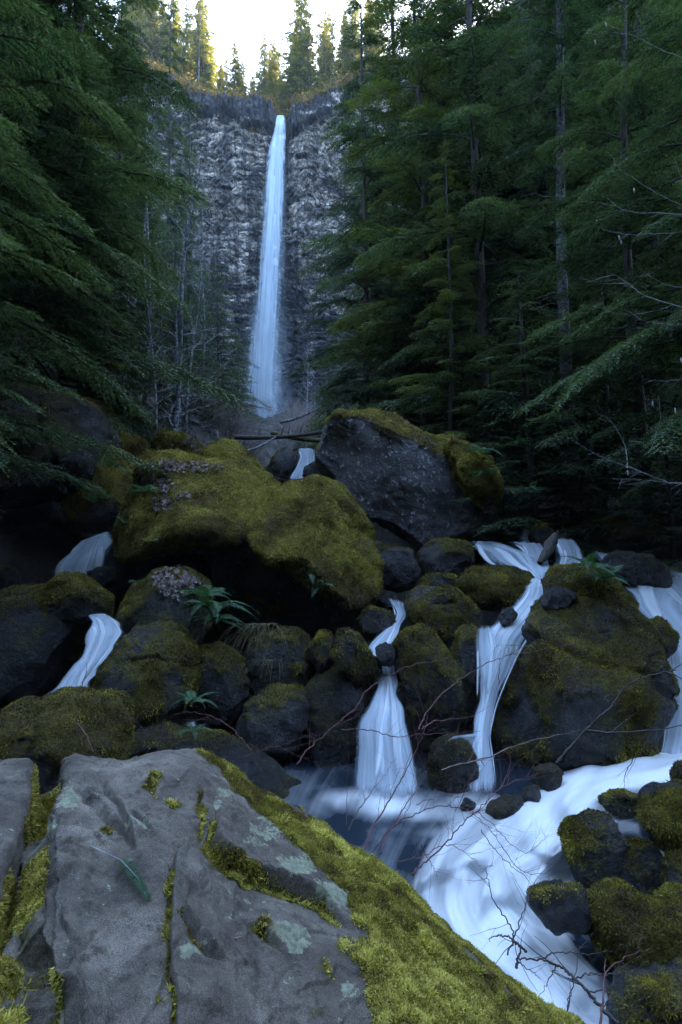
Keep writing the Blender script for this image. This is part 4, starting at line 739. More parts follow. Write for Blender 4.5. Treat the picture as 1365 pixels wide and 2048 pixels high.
a1 = scatter_blades(V, gf, vnS, wg, 300000, .013, .0026, 5, droop=.3)
cw = wg * sst(fbm(V, 9, 3, 90), .1, .5)
a2 = scatter_blades(V, gf, vnS, cw, 70000, .024, .0032, 6, droop=.5, tint_lo=.15)
o = mk('moss', np.concatenate([a1[0], a2[0]]), np.concatenate([a1[1], a2[1] + len(a1[0])]), M['mossb'], slab, attrs={'tint': np.concatenate([a1[2], a2[2]])}, smooth=False); o['kind'] = 'stuff'

# ------------------------------------------------------------------ conifers
def golden(n, r): return (np.arange(n) * 2.39996 + r.normal(size=n) * .35) % (2 * math.pi)
def conifer(seed, H, Rr, cb=.1, nb=110, sec=.10, ter=.045, leaf=(.105, .019), droop=.45, up=.22, power=.8, rt=.18, stems=True, dead=20, lean=0., gaps=0.0, l2f=.34):
    r = np.random.default_rng(seed); VV, tn = [], []
    T_ = Tubes(); zz = np.linspace(-.5, H, 14)
    bend = lambda h: np.stack([.12 * np.sin(h * .35 + seed) + lean * h, .12 * np.cos(h * .3 + seed), h], -1)
    T_.add(bend(zz), rt * 1.15 * (1 - np.clip(zz / H, 0, 1)) ** .8 + .012, None, 8)
    t = cb + (1 - cb) * (np.arange(nb) + r.random(nb)) / nb; az = golden(nb, r)
    prof = (1 - t) ** power * np.clip((t - cb) / .12 + .55, 0, 1)
    for i in range(nb):
        if r.random() < gaps: continue
        L = Rr * prof[i] * (.55 + .6 * r.random()) + .18
        b0 = bend(np.array(t[i] * H)); o2 = np.array([math.cos(az[i]), math.sin(az[i]), 0]); sd = np.array([-o2[1], o2[0], 0])
        u_, dr = up * (.6 + .8 * r.random()) , droop * (.6 + .8 * r.random()); cv = r.normal() * .12
        def crv(s): s = np.asarray(s)[..., None]; return b0 + L * (o2 * s + sd * cv * s * s + np.array([0, 0, 1]) * (u_ * s - dr * s ** 2))
        T_.add(crv(np.linspace(0, .97, 6)), .012 + .010 * L, .004, 3)
        s = np.arange(.12 + .1 * r.random(), 1.0, sec / L); ns = len(s)
        if ns == 0: continue
        s = np.repeat(s, 2); side = np.tile([1, -1], ns); s = np.clip(s + r.normal(size=len(s)) * .3 * sec / L, .05, 1)
        q = crv(s); tg = nrm(o2 + sd * (2 * cv * s)[:, None] + np.array([0, 0, 1]) * (u_ - 2 * dr * s)[:, None])
        l2 = np.clip(L * l2f * (1.05 - s) ** .6 * (.6 + .6 * r.random(len(s))), .09, 1.0)
        roll = (r.normal(size=len(s)) * .13)
        pe = nrm(np.cross(tg, [0, 0, 1])) * side[:, None]
        d2 = nrm(tg * .85 + pe * .8 + np.array([0, 0, 1]) * roll[:, None])
        nk = np.maximum((l2 / ter).astype(int), 1) + 1
        idx = np.repeat(np.arange(len(s)), nk); kk = np.arange(nk.sum()) - np.repeat(np.cumsum(nk) - nk, nk)
        f = (kk + .5) * ter / l2[idx]; f = np.clip(f, 0, 1.0)
        pp = q[idx] + d2[idx] * (f * l2[idx])[:, None] + np.array([0, 0, -1]) * (.22 * l2[idx] * f ** 2)[:, None]
        dd = nrm(d2[idx] + np.array([0, 0, -1]) * (.44 * f)[:, None])
        pr = nrm(np.cross(dd, np.array([0, 0, 1.]) + r.normal(size=(len(idx), 3)) * .22))
        for sg in (1, -1):
            ll = leaf[0] * (1.15 - .75 * f) * (.7 + .6 * r.random(len(idx)))
            ld = nrm(dd * .75 + pr * sg * .8 + r.normal(size=pp.shape) * .12)
            wv = nrm(np.cross(ld, [0, 0, 1.]) + r.normal(size=pp.shape) * .35) * leaf[1]
            tip = pp + ld * ll[:, None]; md = pp + ld * (ll * .45)[:, None]
            VV.append(np.stack([pp, md + wv, tip, md - wv], 1).reshape(-1, 3))
            tv = np.clip(.42 + .2 * r.normal() + .16 * r.normal(size=len(idx)) + .22 * (s[idx] - .5), 0, 1); tn.append(np.repeat(tv, 4))
    for i in range(dead):
        h = H * (.03 + (cb + .25) * r.random()); a = r.random() * 6.28; L = .5 + Rr * .5 * r.random()
        b0 = bend(np.array(h)); k = np.linspace(0, 1, 6)[:, None]
        T_.add(b0 + L * (k * [math.cos(a), math.sin(a), 0] + np.array([0, 0, -.25]) * k ** 2 + r.normal(size=(6, 3)) * .02), .014, .003, 3)
    V = np.concatenate(VV); return T_, V, np.arange(len(V)).reshape(-1, 4), np.concatenate(tn)
def tree_proto(name, leafmat, barkmat='bark', **k):
    T_, V, Fc, tn = conifer(**k)
    root = empty(name); T_.build('trunk', M[barkmat], root)
    mk('crown', V, Fc, M[leafmat], root, attrs={'tint': tn}, smooth=False)
    for ch in root.children: pass
    return root
PROTO = dict(
 A=tree_proto('hemlock_tree', 'needles', seed=1, H=20, Rr=3.9, cb=.05, nb=105, rt=.12, sec=.075, l2f=.42, droop=.38),
 B=tree_proto('hemlock_tree', 'needles_yellow', seed=2, H=20, Rr=3.6, cb=.04, nb=105, droop=.32, up=.2, rt=.11, sec=.075, l2f=.42),
 Cs=tree_proto('hemlock_tree', 'needles', seed=3, H=8, Rr=2.5, cb=.03, nb=95, droop=.3, up=.15, rt=.08, dead=12, leaf=(.085, .016)),
 D=tree_proto('hemlock_tree', 'needles_blue', 'barkmid', seed=4, H=24, Rr=2.7, cb=.42, nb=110, rt=.14, dead=90),
 E=tree_proto('spruce_tree', 'needles_rim', seed=5, H=24, Rr=3.2, cb=.1, nb=170, sec=.28, ter=.2, leaf=(.42, .10), power=.8, dead=60, gaps=.28, rt=.2, l2f=.26),
 Fs=tree_proto('spruce_tree', 'needles_rim', seed=6, H=20, Rr=3.6, cb=.05, nb=170, sec=.28, ter=.2, leaf=(.42, .11), power=.8, dead=30, gaps=.18, rt=.2, l2f=.28),
 G=tree_proto('spruce_tree', 'needles_rim', seed=8, H=26, Rr=2.2, cb=.4, nb=110, sec=.26, ter=.2, leaf=(.40, .10), power=.6, dead=60, gaps=.3, rt=.22),
 Hf=tree_proto('hemlock_tree', 'needles_blue', seed=9, H=22, Rr=3.9, cb=.05, nb=160, sec=.17, ter=.1, leaf=(.20, .042), dead=20, rt=.14),
 I=tree_proto('hemlock_tree', 'needles', seed=10, H=20, Rr=4.8, cb=.2, nb=110, sec=.075, ter=.04, leaf=(.085, .016), droop=.42, up=.12, dead=20, l2f=.36, power=.6))
used = set()
def plant(p, x, y, h, label, group=None, rz=0., z=None, w=1.0, cat='tree', tilt=(0, 0)):
    src = PROTO[p]
    o = src if p not in used else copy_tree(src); used.add(p)
    base = dict(A=20, B=20, Cs=8, D=24, E=24, Fs=20, G=26, Hf=22, I=20)[p]; s = h / base
    o.location = (x, y, (gz(x, y) if z is None else z) - .1); o.scale = (s * w, s * w, s); o.rotation_euler = (tilt[0], tilt[1], rz)
    tag(o, label, cat, group); return o
def at(px, Y): return P(px, 1000, Y)[0]
NEAR = [('A', 318, 44, 37, 2.2, .55, 'slim hemlock hiding the left end of the pale cliff'), ('A', 362, 60, 40, 4.1, .5, 'narrow hemlock standing closest to the cliff left of the falls'), ('Cs', 470, 60, 12, 3.0, 1.0, 'young hemlock at the left side of the plunge'), ('A', 105, 14.8, 27, 3.3, .9, 'tall dark hemlock just behind the one at the left edge'), ('A', 1080, 26, 40, 1.7, .9, 'very tall hemlock towering behind the bare pale trunk'), ('B', 905, 30, 42, 5.2, .85, 'tall yellow tipped hemlock deeper behind the angular boulder'),
  # proto, px of trunk, Y, height, rz, width, label
 ('I', -250, 8.6, 19, 0.3, 1.0, 'nearest hemlock leaning its drooping green sprays in from the upper left edge'),
 ('I', -60, 12.5, 22, 2.0, .95, 'dark hemlock standing above the huge dark boulder at the left edge'),
 ('B', 95, 17, 21, 1.0, 1.05, 'yellow green hemlock behind the mossy ridge on the left bank'),
 ('A', 210, 23, 20, 4.0, .95, 'dense hemlock between the yellow green one and the thin alders'),
 ('Cs', 190, 18.5, 8.5, 2.2, 1.1, 'young hemlock with low level sprays above the mossy ledge rock'),
 ('Cs', 345, 29, 10, .5, 1.15, 'young hemlock at the foot of the thin alders left of the falls'),
 ('Cs', 430, 42, 13, 1.5, 1.0, 'pointed young hemlock just left of the foot of the falls'),
 ('A', 730, 27, 30, 1.2, .70, 'dark slim hemlock whose drooping boughs hang against the cliff right of the falls'),
 ('Cs', 655, 34, 7, 3.1, 1.3, 'small dark hemlock low beside the cascade head right of the falls'),
 ('B', 850, 23, 31, 2.3, .95, 'yellow green hemlock behind the huge angular boulder'),
 ('A', 965, 20, 32, .4, .85, 'tall hemlock with a pale trunk line rising over the angular boulder'),
 ('B', 905, 17, 13, 3.8, 1.0, 'bushy middle sized hemlock close behind the angular boulder'),
 ('D', 1150, 16.5, 28, 1.0, 1.0, 'tall hemlock with a bare pale scaly trunk in the right half'),
 ('Cs', 1060, 15.5, 8.5, .8, 1.25, 'young hemlock spreading flat sprays in front of the bare pale trunk'),
 ('Cs', 1210, 17.5, 9.5, 2.8, 1.2, 'young hemlock filling the shade right of the bare pale trunk'),
 ('A', 1290, 14.5, 21, 5.0, 1.0, 'dark hemlock in the upper right behind the bare alder twigs'),
 ('I', 1480, 11, 20, 1.3, .95, 'shadowy hemlock reaching in from the upper right edge'),
 ('Cs', 1330, 12.8, 5.0, 1.9, 1.3, 'low hemlock sapling over the mossy bank rock at the right edge'),
 ('Cs', 1010, 14.8, 3.4, 4.4, 1.4, 'knee high hemlock sapling with fanned sprays right of the angular boulder'),
 ('Cs', 1160, 15, 4.2, 3.3, 1.4, 'low hemlock sapling between the angular boulder and the bank rock'),
 ('A', 790, 33, 44, 2.9, .75, 'hemlock standing deeper between the slim dark one and the yellow green one'),
 ('Cs', 800, 24, 8, .2, 1.2, 'young hemlock showing under the yellow green one'),
]
for p, px, Y_, h, rz_, w_, lab in NEAR:
    plant(p, at(px, Y_), Y_, h, lab, None, rz_, w=w_)
r = np.random.default_rng(11)
MID = [(338, 70, 36), (385, 88, 27), (300, 85, 42), (250, 66, 40), (150, 28, 24), (-20, 38, 30), (260, 30, 17), (90, 62, 34), (240, 88, 20), (160, 90, 26), (320, 75, 15), (40, 100, 34), (-80, 85, 34), (1000, 34, 28), (1160, 24, 24), (1280, 30, 30), (1380, 36, 30), (1200, 70, 36), (1020, 88, 34), (900, 88, 30), (830, 90, 26), (1120, 90, 36), (1350, 80, 36), (1480, 60, 36), (770, 85, 24), (880, 30, 24), (760, 42, 22), (1050, 42, 30), (20, 30, 28), (130, 36, 30), (-60, 26, 26), (250, 40, 22), (60, 48, 30), (180, 55, 26), (-140, 40, 32), (300, 56, 17), (215, 70, 20), (-60, 60, 34), (110, 75, 30), (20, 20, 22),
       (1040, 27, 28), (1120, 34, 30), (1230, 26, 26), (1330, 22, 25), (900, 40, 30), (980, 48, 30), (1180, 48, 34), (1420, 26, 26), (860, 56, 30), (1080, 60, 32), (1300, 38, 32), (1500, 34, 30), (780, 52, 27), (820, 70, 26), (1260, 62, 36), (940, 72, 30), (1410, 55, 36), (745, 60, 16)]
for k, (px, Y_, h) in enumerate(MID):
    if px < 500: dz = 'at the far left edge' if px < 60 else 'between the left edge and the alders' if px < 240 else 'behind the thin alders left of the falls'
    else: dz = 'beside the cliff right of the falls' if px < 870 else 'behind the angular boulder' if px < 1090 else 'behind the bare pale trunk' if px < 1270 else 'at the right edge'
    lb_ = '%s shadowed hemlock deep in the forest %s' % ('far off' if Y_ > 55 else 'tall', dz)
    plant('Hf' if Y_ > 24 else 'A', at(px, Y_), Y_, h * (.9 + .2 * r.random()), lb_, lb_.replace('hemlock', 'hemlocks'), r.random() * 6.28, w=.95)
# trees on the rim, standing behind the edge
RT = [('E', 300, 128, 26, 1), ('Fs', 335, 127, 22, 2), ('E', 362, 124, 25, 3), ('G', 398, 126, 34, 1), ('E', 410, 130, 30, 4), ('Fs', 446, 126, 13, 1), ('Fs', 470, 124, 19, 2), ('Fs', 484, 127, 16, 5), ('G', 518, 125, 9, 2), ('E', 540, 124, 17, 3), ('Fs', 556, 142, 14, 3), ('E', 585, 128, 26, 2), ('Fs', 574, 126, 13, 4),
      ('G', 607, 130, 30, 4), ('E', 600, 126, 30, 5), ('Fs', 632, 132, 16, 1), ('E', 662, 128, 30, 1), ('Fs', 645, 126, 12, 4), ('Fs', 690, 124, 20, 3), ('E', 705, 127, 30, 4), ('Fs', 735, 122, 26, 2), ('G', 655, 135, 36, 3), ('E', 325, 132, 30, 5), ('Fs', 378, 129, 16, 2), ('Fs', 420, 127, 14, 5), ('Fs', 500, 132, 10, 1), ('E', 765, 118, 30, 1), ('E', 270, 126, 24, 3), ('Fs', 240, 122, 20, 1)]
for k in range(58):
    px = r.uniform(250, 760)
    if 540 < px < 592: continue
    RT.append((['E', 'Fs', 'G', 'Fs'][k % 4], px, r.uniform(123, 140), r.uniform(8, 16) if 425 < px < 585 else r.uniform(18, 38), r.random() * 6))
for k in range(12): RT.append((['Fs', 'E'][k % 2], 532 + 6.5 * k, r.uniform(128, 138), r.uniform(17, 31), r.random() * 6))
for k, (p, px, Y_, h, rz_) in enumerate(RT):
    x = P(px, 150, Y_)[0]
    if p == 'G': lab, gr = 'tall rim conifer with a long bare trunk against the white sky', 'bare trunked conifers on the cliff rim'
    else:
        wh = 'far left on the cliff rim' if px < 345 else 'on the cliff rim well left of the falls' if px < 450 else 'on the cliff rim just left of the lip' if px < 540 else 'behind the lip of the falls' if px < 592 else 'on the cliff rim right of the falls'
        kd = 'thin ragged' if p == 'E' else 'fuller'; lab, gr = '%s conifer %s' % (kd, wh), '%s conifers %s' % (kd, wh)
    zr_ = np.interp(x, rx, rz)
    plant(p, x, max(Y_, float(cliffY(np.array(x))) + 4), h * 1.0, lab, gr, rz_, z=zr_ + (0.3 if Y_ < 135 else 2), w=.85 + .4 * ((k * 37) % 10) / 10, tilt=(0, .05 * math.sin(k * 2.1)))
# rim brush
def brush(name, pts, size, n, leaf, m, label, seed):
    r = np.random.default_rng(seed); VV = []; tt = []
    for p, s in pts:
        q = p + r.normal(size=(n, 3)) * [s, s, s * .6]; q[:, 2] = np.maximum(q[:, 2], p[2] - .6)
        d = nrm(r.normal(size=(n, 3))); w_ = nrm(np.cross(d, r.normal(size=(n, 3)))) * leaf * .4
        VV.append(np.stack([q - d * leaf, q + w_, q + d * leaf, q - w_], 1).reshape(-1, 3)); tt.append(np.repeat(np.clip(.5 + .25 * r.normal() + .2 * r.normal(size=n), 0, 1), 4))
    V = np.concatenate(VV); o = mk(name, V, np.arange(len(V)).reshape(-1, 4), M[m], attrs={'tint': np.concatenate(tt)}, smooth=False)
    return tag(o, label, 'brush', kind='stuff')
bp = []
for k in range(260):
    px = r.uniform(250, 780); 
    if 546 < px < 584: continue
    x = P(px, 190, 120)[0]; cy0 = float(cliffY(np.array(x))); bp.append((np.array([x, cy0 + r.uniform(-1.2, 5), np.interp(x, rx, rz) + r.uniform(-1.0, .6)]), r.uniform(.5, 1.4)))
brush('rim_brush', bp, 1, 120, .28, 'bushes', 'golden brown brush along the cliff rim', 3)

# ------------------------------------------------------------------ bare trees, shrubs, twigs
def grow(T_, p, d, L, rad, depth, r, spread=.6, up=.08, kids=(3, 6), wob=.12, k=4, seg=7):
    pts = [p]; dd = d.copy()
    for i in range(seg):
        dd = nrm(dd + r.normal(size=3) * wob + np.array([0, 0, up])); pts.append(pts[-1] + dd * L / seg)
    pts = np.array(pts); T_.add(pts, rad, rad * .35, k if rad > .006 else 3)
    if depth <= 0: return
    for j in range(r.integers(*kids)):
        f = .25 + .72 * r.random(); i = min(int(f * seg), seg - 1); q = pts[i] + (pts[i + 1] - pts[i]) * (f * seg - i)
        a = nrm(pts[i + 1] - pts[i]); b = nrm(np.cross(a, r.normal(size=3)))
        grow(T_, q, nrm(a + b * spread * (.7 + .8 * r.random())), L * (.35 + .3 * r.random()), rad * .5, depth - 1, r, spread, up, kids, wob, k, seg)
def bare_tree(name, seed, H, rad, matk, nb, depth=2, Lb=1.6, sp=.9, cb=.15, lean=(0, 0)):
    r = np.random.default_rng(seed); Tt = Tubes(); Tb = Tubes(); zz = np.linspace(0, 1, 16)
    c = np.stack([lean[0] * zz + .15 * np.sin(zz * 7 + seed), lean[1] * zz + .12 * np.cos(zz * 6), zz * H], 1); Tt.add(c, rad, rad * .2, 7)
    for i in range(nb):
        f = cb + (1 - cb) * r.random(); q = np.array([np.interp(f, zz, c[:, j]) for j in range(3)]); a = r.random() * 6.28
        grow(Tb, q, nrm(np.array([math.cos(a), math.sin(a), .5 + .4 * r.random()])), Lb * (1.15 - f) * (.6 + .8 * r.random()) + .3, rad * .28 * (1.1 - f * .7), depth, r, sp, .02, (2, 5), .16, 4, 6)
    root = empty(name); Tt.build('trunk', M[matk], root); Tb.build('branches', M[matk], root); return root
ALD = [(262, 22, 13, .06, 15, (.2, 0), 'leafless alder stem close left of the first pale one, thinner'), (372, 24, 13, .065, 16, (.5, 0), 'leafless alder right of the leaning one, forked low'), (405, 30, 12, .06, 17, (-.4, 0), 'thin grey leafless alder nearest the pointed young hemlock'), (310, 17, 11, .05, 18, (-.5, 0), 'nearest slender alder with many side twigs before the cliff'), (284, 19, 14, .085, 5, (-.1, 0), 'thin leafless alder with pale blotched bark, left of the pair'),
       (326, 18.5, 12.5, .095, 6, (1.0, 0), 'thin leafless alder leaning slightly toward the falls, thickest of the alders'),
       (345, 20.5, 12, .07, 7, (.3, 0), 'slender leafless alder half hidden between the two pale ones'),
       (160, 21, 8, .06, 8, (.2, 0), 'slim pale alder stem showing through the left hemlocks'),
       (685, 60, 13, .09, 9, (-.4, 0), 'leafless sapling with pale bark right of the foot of the falls'),
       (610, 75, 15, .09, 10, (.3, 0), 'leafless sapling in front of the dark wall just right of the falls')]
for px, Y_, H_, rd, sd_, ln, lab in ALD:
    o = bare_tree('alder_tree', sd_, H_, rd, 'barkpale', 34, Lb=2.2, lean=ln); x = at(px, Y_); o.location = (x, Y_, gz(x, Y_) - .1); tag(o, lab, 'bare tree')
def shrub_proto(name, seed, H, n, rad, m, depth=2, kids=(2, 5)):
    r = np.random.default_rng(seed); T_ = Tubes()
    for i in range(n):
        a = r.random() * 6.28; grow(T_, np.array([.15 * math.cos(a), .15 * math.sin(a), -.1]), nrm(np.array([math.cos(a) * .6, math.sin(a) * .6, 1])), H * (.6 + .5 * r.random()), rad, depth, r, .8, .02, kids, .14, 4, 6)
    return T_.build(name, M[m])
SH = [shrub_proto('bare_shrub', 20, 3.0, 12, .034, 'twigbrown'), shrub_proto('bare_shrub', 21, 2.6, 13, .03, 'twigbrown'), shrub_proto('bare_shrub', 22, 3.4, 10, .034, 'twigpale')]
k = 0
for i in range(150):
    if i < 90: px, Y_ = r.uniform(330, 690), r.uniform(21, 60)
    elif i < 125: px, Y_ = r.uniform(480, 700), r.uniform(60, 108)
    else: px, Y_ = r.uniform(380, 560), r.uniform(19, 24)
    if Y_ > 28 and 495 < px < 575: px += 90
    o = SH[i % 3] if i < 3 else SH[i % 3].copy()
    if i >= 3: C.objects.link(o)
    x = at(px, Y_); s = (.55 if Y_ < 30 else .8 if Y_ < 60 else 1.7) * r.uniform(.7, 1.2)
    if 560 < px < 660 and Y_ < 24: s *= .4
    o.location = (x, Y_, gz(x, Y_)); o.rotation_euler.z = r.random() * 6.28; o.scale = (s, s, s)
    cl_ = 'pale grey' if i % 3 == 2 else 'brown'; wh = 'around the fallen logs' if Y_ < 26 else ('on the slope below the falls, left of the plunge' if px < 545 else 'on the slope below the falls, right of the plunge') if Y_ < 60 else 'against the foot of the cliff wall'
    tag(o, 'leafless %s shrub %s' % (cl_, wh), 'shrub', 'leafless %s shrubs %s' % (cl_, wh))
# fallen logs above the small upstream cascade
def log(px0, py0, Y0, px1, py1, Y1, rad, m, label, moss_=False):
    T_ = Tubes(); a, b = P(px0, py0, Y0), P(px1, py1, Y1); k = np.linspace(0, 1, 9)[:, None]
    T_.add(a + (b - a) * k + np.array([0, 0, -.12]) * (k * (1 - k)) * 4, rad, rad * .7, 9)
    for q in (.25, .5, .7): 
        p = a + (b - a) * q; T_.add(np.linspace(p, p + np.array([.1, -.1, rad * 2.8]), 4), rad * .25, rad * .1, 4)
    return tag(T_.build('log', M[m]), label, 'log')
M['logmoss'] = plain('mossy_log', (.03, .028, .012), (.10, .095, .02), 6)
log(470, 874, 22.5, 655, 862, 23, .10, 'bark', 'dark fallen log bridging the small upstream cascade')
log(545, 866, 24, 680, 880, 22, .11, 'logmoss', 'mossy fallen log crossing under the foot of the falls')
log(560, 845, 27, 645, 812, 28, .07, 'barkpale', 'pale broken pole slanting up beside the foot of the falls')
log(480, 905, 20.5, 560, 868, 21, .05, 'barkpale', 'thin grey pole leaning on the bank left of the small cascade')
# driftwood stub at the lip
T_ = Tubes(); a, b = P(1080, 1128, 11.6), P(1112, 1072, 12.2); kk = np.linspace(0, 1, 7)[:, None]
T_.add(a + (b - a) * kk + r.normal(size=(7, 3)) * .012, np.array([.05, .08, .10, .11, .115, .11, .06]), None, 9); tag(T_.build('driftwood', M['bark']), 'dark driftwood stub standing in the water at the top lip', 'driftwood')

def twigs(name, lines, m, label, cat, seed, side=.5, k=5, jit=.01, rscale=1.0):
    """lines: list of (radius, Y0, Y1, [px, py ...]) in the photograph, set at their own distances"""
    r = np.random.default_rng(seed); T_ = Tubes()
    for rad, y0, y1, pts in lines:
        pts = np.array(pts, float).reshape(-1, 2); n = len(pts); yy = np.linspace(y0, y1, n)
        C0 = np.array([P(a, b, y) for (a, b), y in zip(pts, yy)])
        s = np.linspace(0, n - 1, n * 5); Q = np.stack([np.interp(s, np.arange(n), C0[:, j]) for j in range(3)], 1)
        for _ in range(2): Q[1:-1] = (Q[:-2] + 2 * Q[1:-1] + Q[2:]) / 4
        Q[1:] += r.normal(size=Q[1:].shape) * jit * .4
        T_.add(Q, rad * rscale, rad * .3 * rscale, k)
        Ltot = np.linalg.norm(np.diff(Q, axis=0), axis=1).sum()
        for j in range(int(Ltot * 5 * side)):
            i = r.integers(len(Q) // 5, len(Q) - 1); a = nrm(Q[i] - Q[i - 1]); b = nrm(np.cross(a, r.normal(size=3) + [0, 1.5, 0]))
            grow(T_, Q[i], nrm(a + b * .9), .10 + .28 * r.random(), rad * .35 * rscale, 1, r, .6, .02, (0, 3), .12, 3, 4)
    return tag(T_.build(name, M[m]), label, cat)
c8 = lambda L: [v for q in zip(L[::2], L[1::2]) for v in (683 + q[0] / 2.0, 1450 + q[1] / 2.0)]
c6 = lambda L: [v for q in zip(L[::2], L[1::2]) for v in (683 + q[0] / 2.0, 1024 + q[1] / 2.0)]
c5 = lambda L: [v for q in zip(L[::2], L[1::2]) for v in (q[0] / 2.0, 1024 + q[1] / 2.0)]
twigs('bare_shrub', [
 (.009, 3.75, 4.3, c8([95, 500, 130, 400, 200, 290, 250, 200, 290, 120, 340, 10, 345, -40])),
 (.007, 3.7, 4.4, c8([125, 510, 180, 430, 235, 385, 320, 345, 400, 322, 460, 330, 520, 350, 580, 400, 640, 480])),
 (.005, 4.4, 4.6, c8([560, 420, 600, 480, 640, 530, 700, 580, 745, 615, 775, 680, 790, 700])),
 (.008, 3.6, 4.5, c8([275, 595, 350, 540, 430, 460, 480, 400, 540, 345, 600, 290, 640, 250, 700, 220, 785, 195])),
 (.005, 3.8, 4.3, c8([30, 420, 60, 350, 110, 280, 160, 220, 190, 170, 220, 130])),
 (.006, 3.6, 4.1, c8([150, 515, 190, 430, 250, 330, 300, 260, 330, 215, 345, 180])),
 (.006, 3.55, 4.2, c8([225, 545, 280, 535, 335, 525, 380, 490, 430, 478, 480, 500, 545, 545])),
 (.004, 3.9, 4.4, c8([320, 480, 340, 530, 370, 570, 385, 610])),
 (.004, 4.2, 4.5, c8([540, 345, 610, 400, 670, 470, 740, 520, 800, 470, 830, 440])),
 (.004, 4.4, 4.6, c8([640, 480, 700, 570, 760, 600, 830, 590, 910, 510])),
 (.004, 4.2, 4.4, c8([455, 345, 500, 260, 530, 200, 555, 130])),
 (.004, 4.4, 4.6, c8([640, 250, 670, 180, 676, 110, 670, 30])),
 (.0035, 3.8, 4.0, c8([240, 390, 270, 330, 300, 250, 305, 150])),
 (.0035, 3.8, 4.0, c8([20, 400, 25, 260, 30, 100])),
 (.0035, 3.8, 4.1, c8([300, 320, 400, 280, 470, 290, 530, 270]))], 'twigred', 'bare red stemmed shrub rooted at the slab, spread over the white pool', 'shrub', 31, side=2.0, rscale=.68)
twigs('fallen_branch', [
 (.013, 3.45, 3.9, c8([1110, 1200, 1075, 1165, 1035, 1130, 990, 1070, 935, 1015, 905, 985, 860, 958, 800, 938, 740, 935, 712, 938])),
 (.009, 3.9, 4.1, c8([740, 905, 715, 885, 690, 862, 650, 842, 620, 842, 588, 862])),
 (.010, 3.9, 4.0, c8([700, 975, 706, 930, 720, 895, 700, 875])),
 (.006, 4.0, 4.3, c8([700, 880, 685, 820, 660, 775, 620, 720, 600, 680, 590, 620, 575, 570, 605, 562])),
 (.006, 4.0, 4.4, c8([665, 920, 700, 830, 730, 740, 755, 670, 775, 640])),
 (.005, 3.8, 3.9, c8([935, 1015, 1000, 990, 1060, 1000, 1130, 990, 1220, 995])),
 (.005, 3.7, 3.8, c8([990, 1070, 1050, 1060, 1100, 1090, 1130, 1120])),
 (.005, 3.9, 4.0, c8([800, 938, 850, 910, 930, 910, 1000, 920, 1060, 900])),
 (.004, 3.9, 4.0, c8([860, 958, 830, 1020, 790, 1090])), (.004, 3.9, 4.0, c8([710, 950, 760, 985, 800, 1020]))], 'twigdark', 'knobbly dark dead branch over the foaming water at the bottom right', 'branch', 32, side=1.7)
twigs('sapling', [(.007, 3.3, 3.6, c8([1035, 1200, 1045, 1080, 1052, 1000, 1060, 935])), (.004, 3.6, 3.8, c8([1052, 1000, 1100, 950, 1180, 910, 1250, 895]))], 'twigred', 'thin upright red stem in the bottom right beside the dead branch', 'shrub', 33, side=.5)
twigs('sapling', [(.005, 3.4, 3.6, c8([903, 1150, 925, 1050, 950, 920])), (.004, 3.5, 3.6, c8([905, 1140, 915, 1020]))], 'twigdark', 'pair of short upright twigs left of the thin red stem', 'shrub', 34, side=.3)
twigs('arching_twig', [(.006, 4.6, 5.2, c6([0, 836, 60, 780, 100, 715, 180, 660, 250, 625, 320, 602, 400, 592, 470, 596]))], 'twigred', 'red twig arching across the fan shaped cascade', 'twig', 35, side=.4)
twigs('arching_twig', [(.006, 4.4, 5.3, c6([310, 870, 340, 800, 420, 710, 500, 655, 580, 605, 660, 575, 760, 560, 860, 540, 960, 520])), (.004, 4.8, 5.0, c6([630, 690, 632, 600, 640, 520]))], 'twigred', 'long red twig arching across the long cascade toward the biggest boulder', 'twig', 36, side=.3)
twigs('arching_twig', [(.005, 4.4, 5.0, c6([0, 870, 120, 870, 200, 900, 300, 890, 420, 885, 555, 875])), (.005, 4.3, 4.9, c6([320, 870, 360, 840, 440, 828, 520, 820, 540, 800]))], 'twigred', 'red twigs lying level in front of the fan cascade', 'twig', 37, side=.6)
twigs('arching_twig', [(.006, 4.6, 5.0, c8([400, 180, 500, 150, 600, 125, 720, 75, 860, 40, 960, 20])), (.004, 4.7, 4.8, c8([560, 140, 575, 165]))], 'twigbrown', 'brown twig crossing the foot of the biggest boulder', 'twig', 38, side=.5)
twigs('fallen_branch', [(.016, 5.6, 5.9, c6([860, 1005, 900, 960, 960, 890, 1020, 830, 1080, 780, 1120, 715, 1180, 670, 1250, 650, 1340, 632])), (.008, 5.8, 5.7, c6([1300, 640, 1340, 655, 1400, 690])), (.012, 5.6, 5.5, c6([980, 875, 1080, 885, 1180, 878, 1280, 872, 1400, 845])), (.006, 5.6, 5.5, c6([1250, 870, 1200, 960, 1150, 1010, 1130, 1070, 1140, 1130]))], 'twigdark', 'dark mossy branch slanting across the face of the biggest boulder', 'branch', 39, side=.8)
twigs('bare_shrub', [(.007, 4.2, 4.6, c5([1190, 1010, 1220, 960, 1260, 925, 1310, 880, 1365, 830, 1440, 770])), (.005, 4.3, 4.4, c5([930, 1000, 1000, 970, 1060, 950, 1120, 935, 1180, 970, 1250, 1000])), (.005, 4.2, 4.5, c5([1010, 955, 960, 900, 900, 840, 840, 815, 760, 800, 690, 808])), (.004, 4.2, 4.4, c5([700, 900, 640, 905, 590, 890, 540, 830, 490, 820])), (.004, 4.3, 4.4, c5([1150, 930, 1200, 900, 1290, 880]))], 'twigred', 'low red twiggy shrub behind the crest of the slab', 'shrub', 40, side=1.8, rscale=.68)
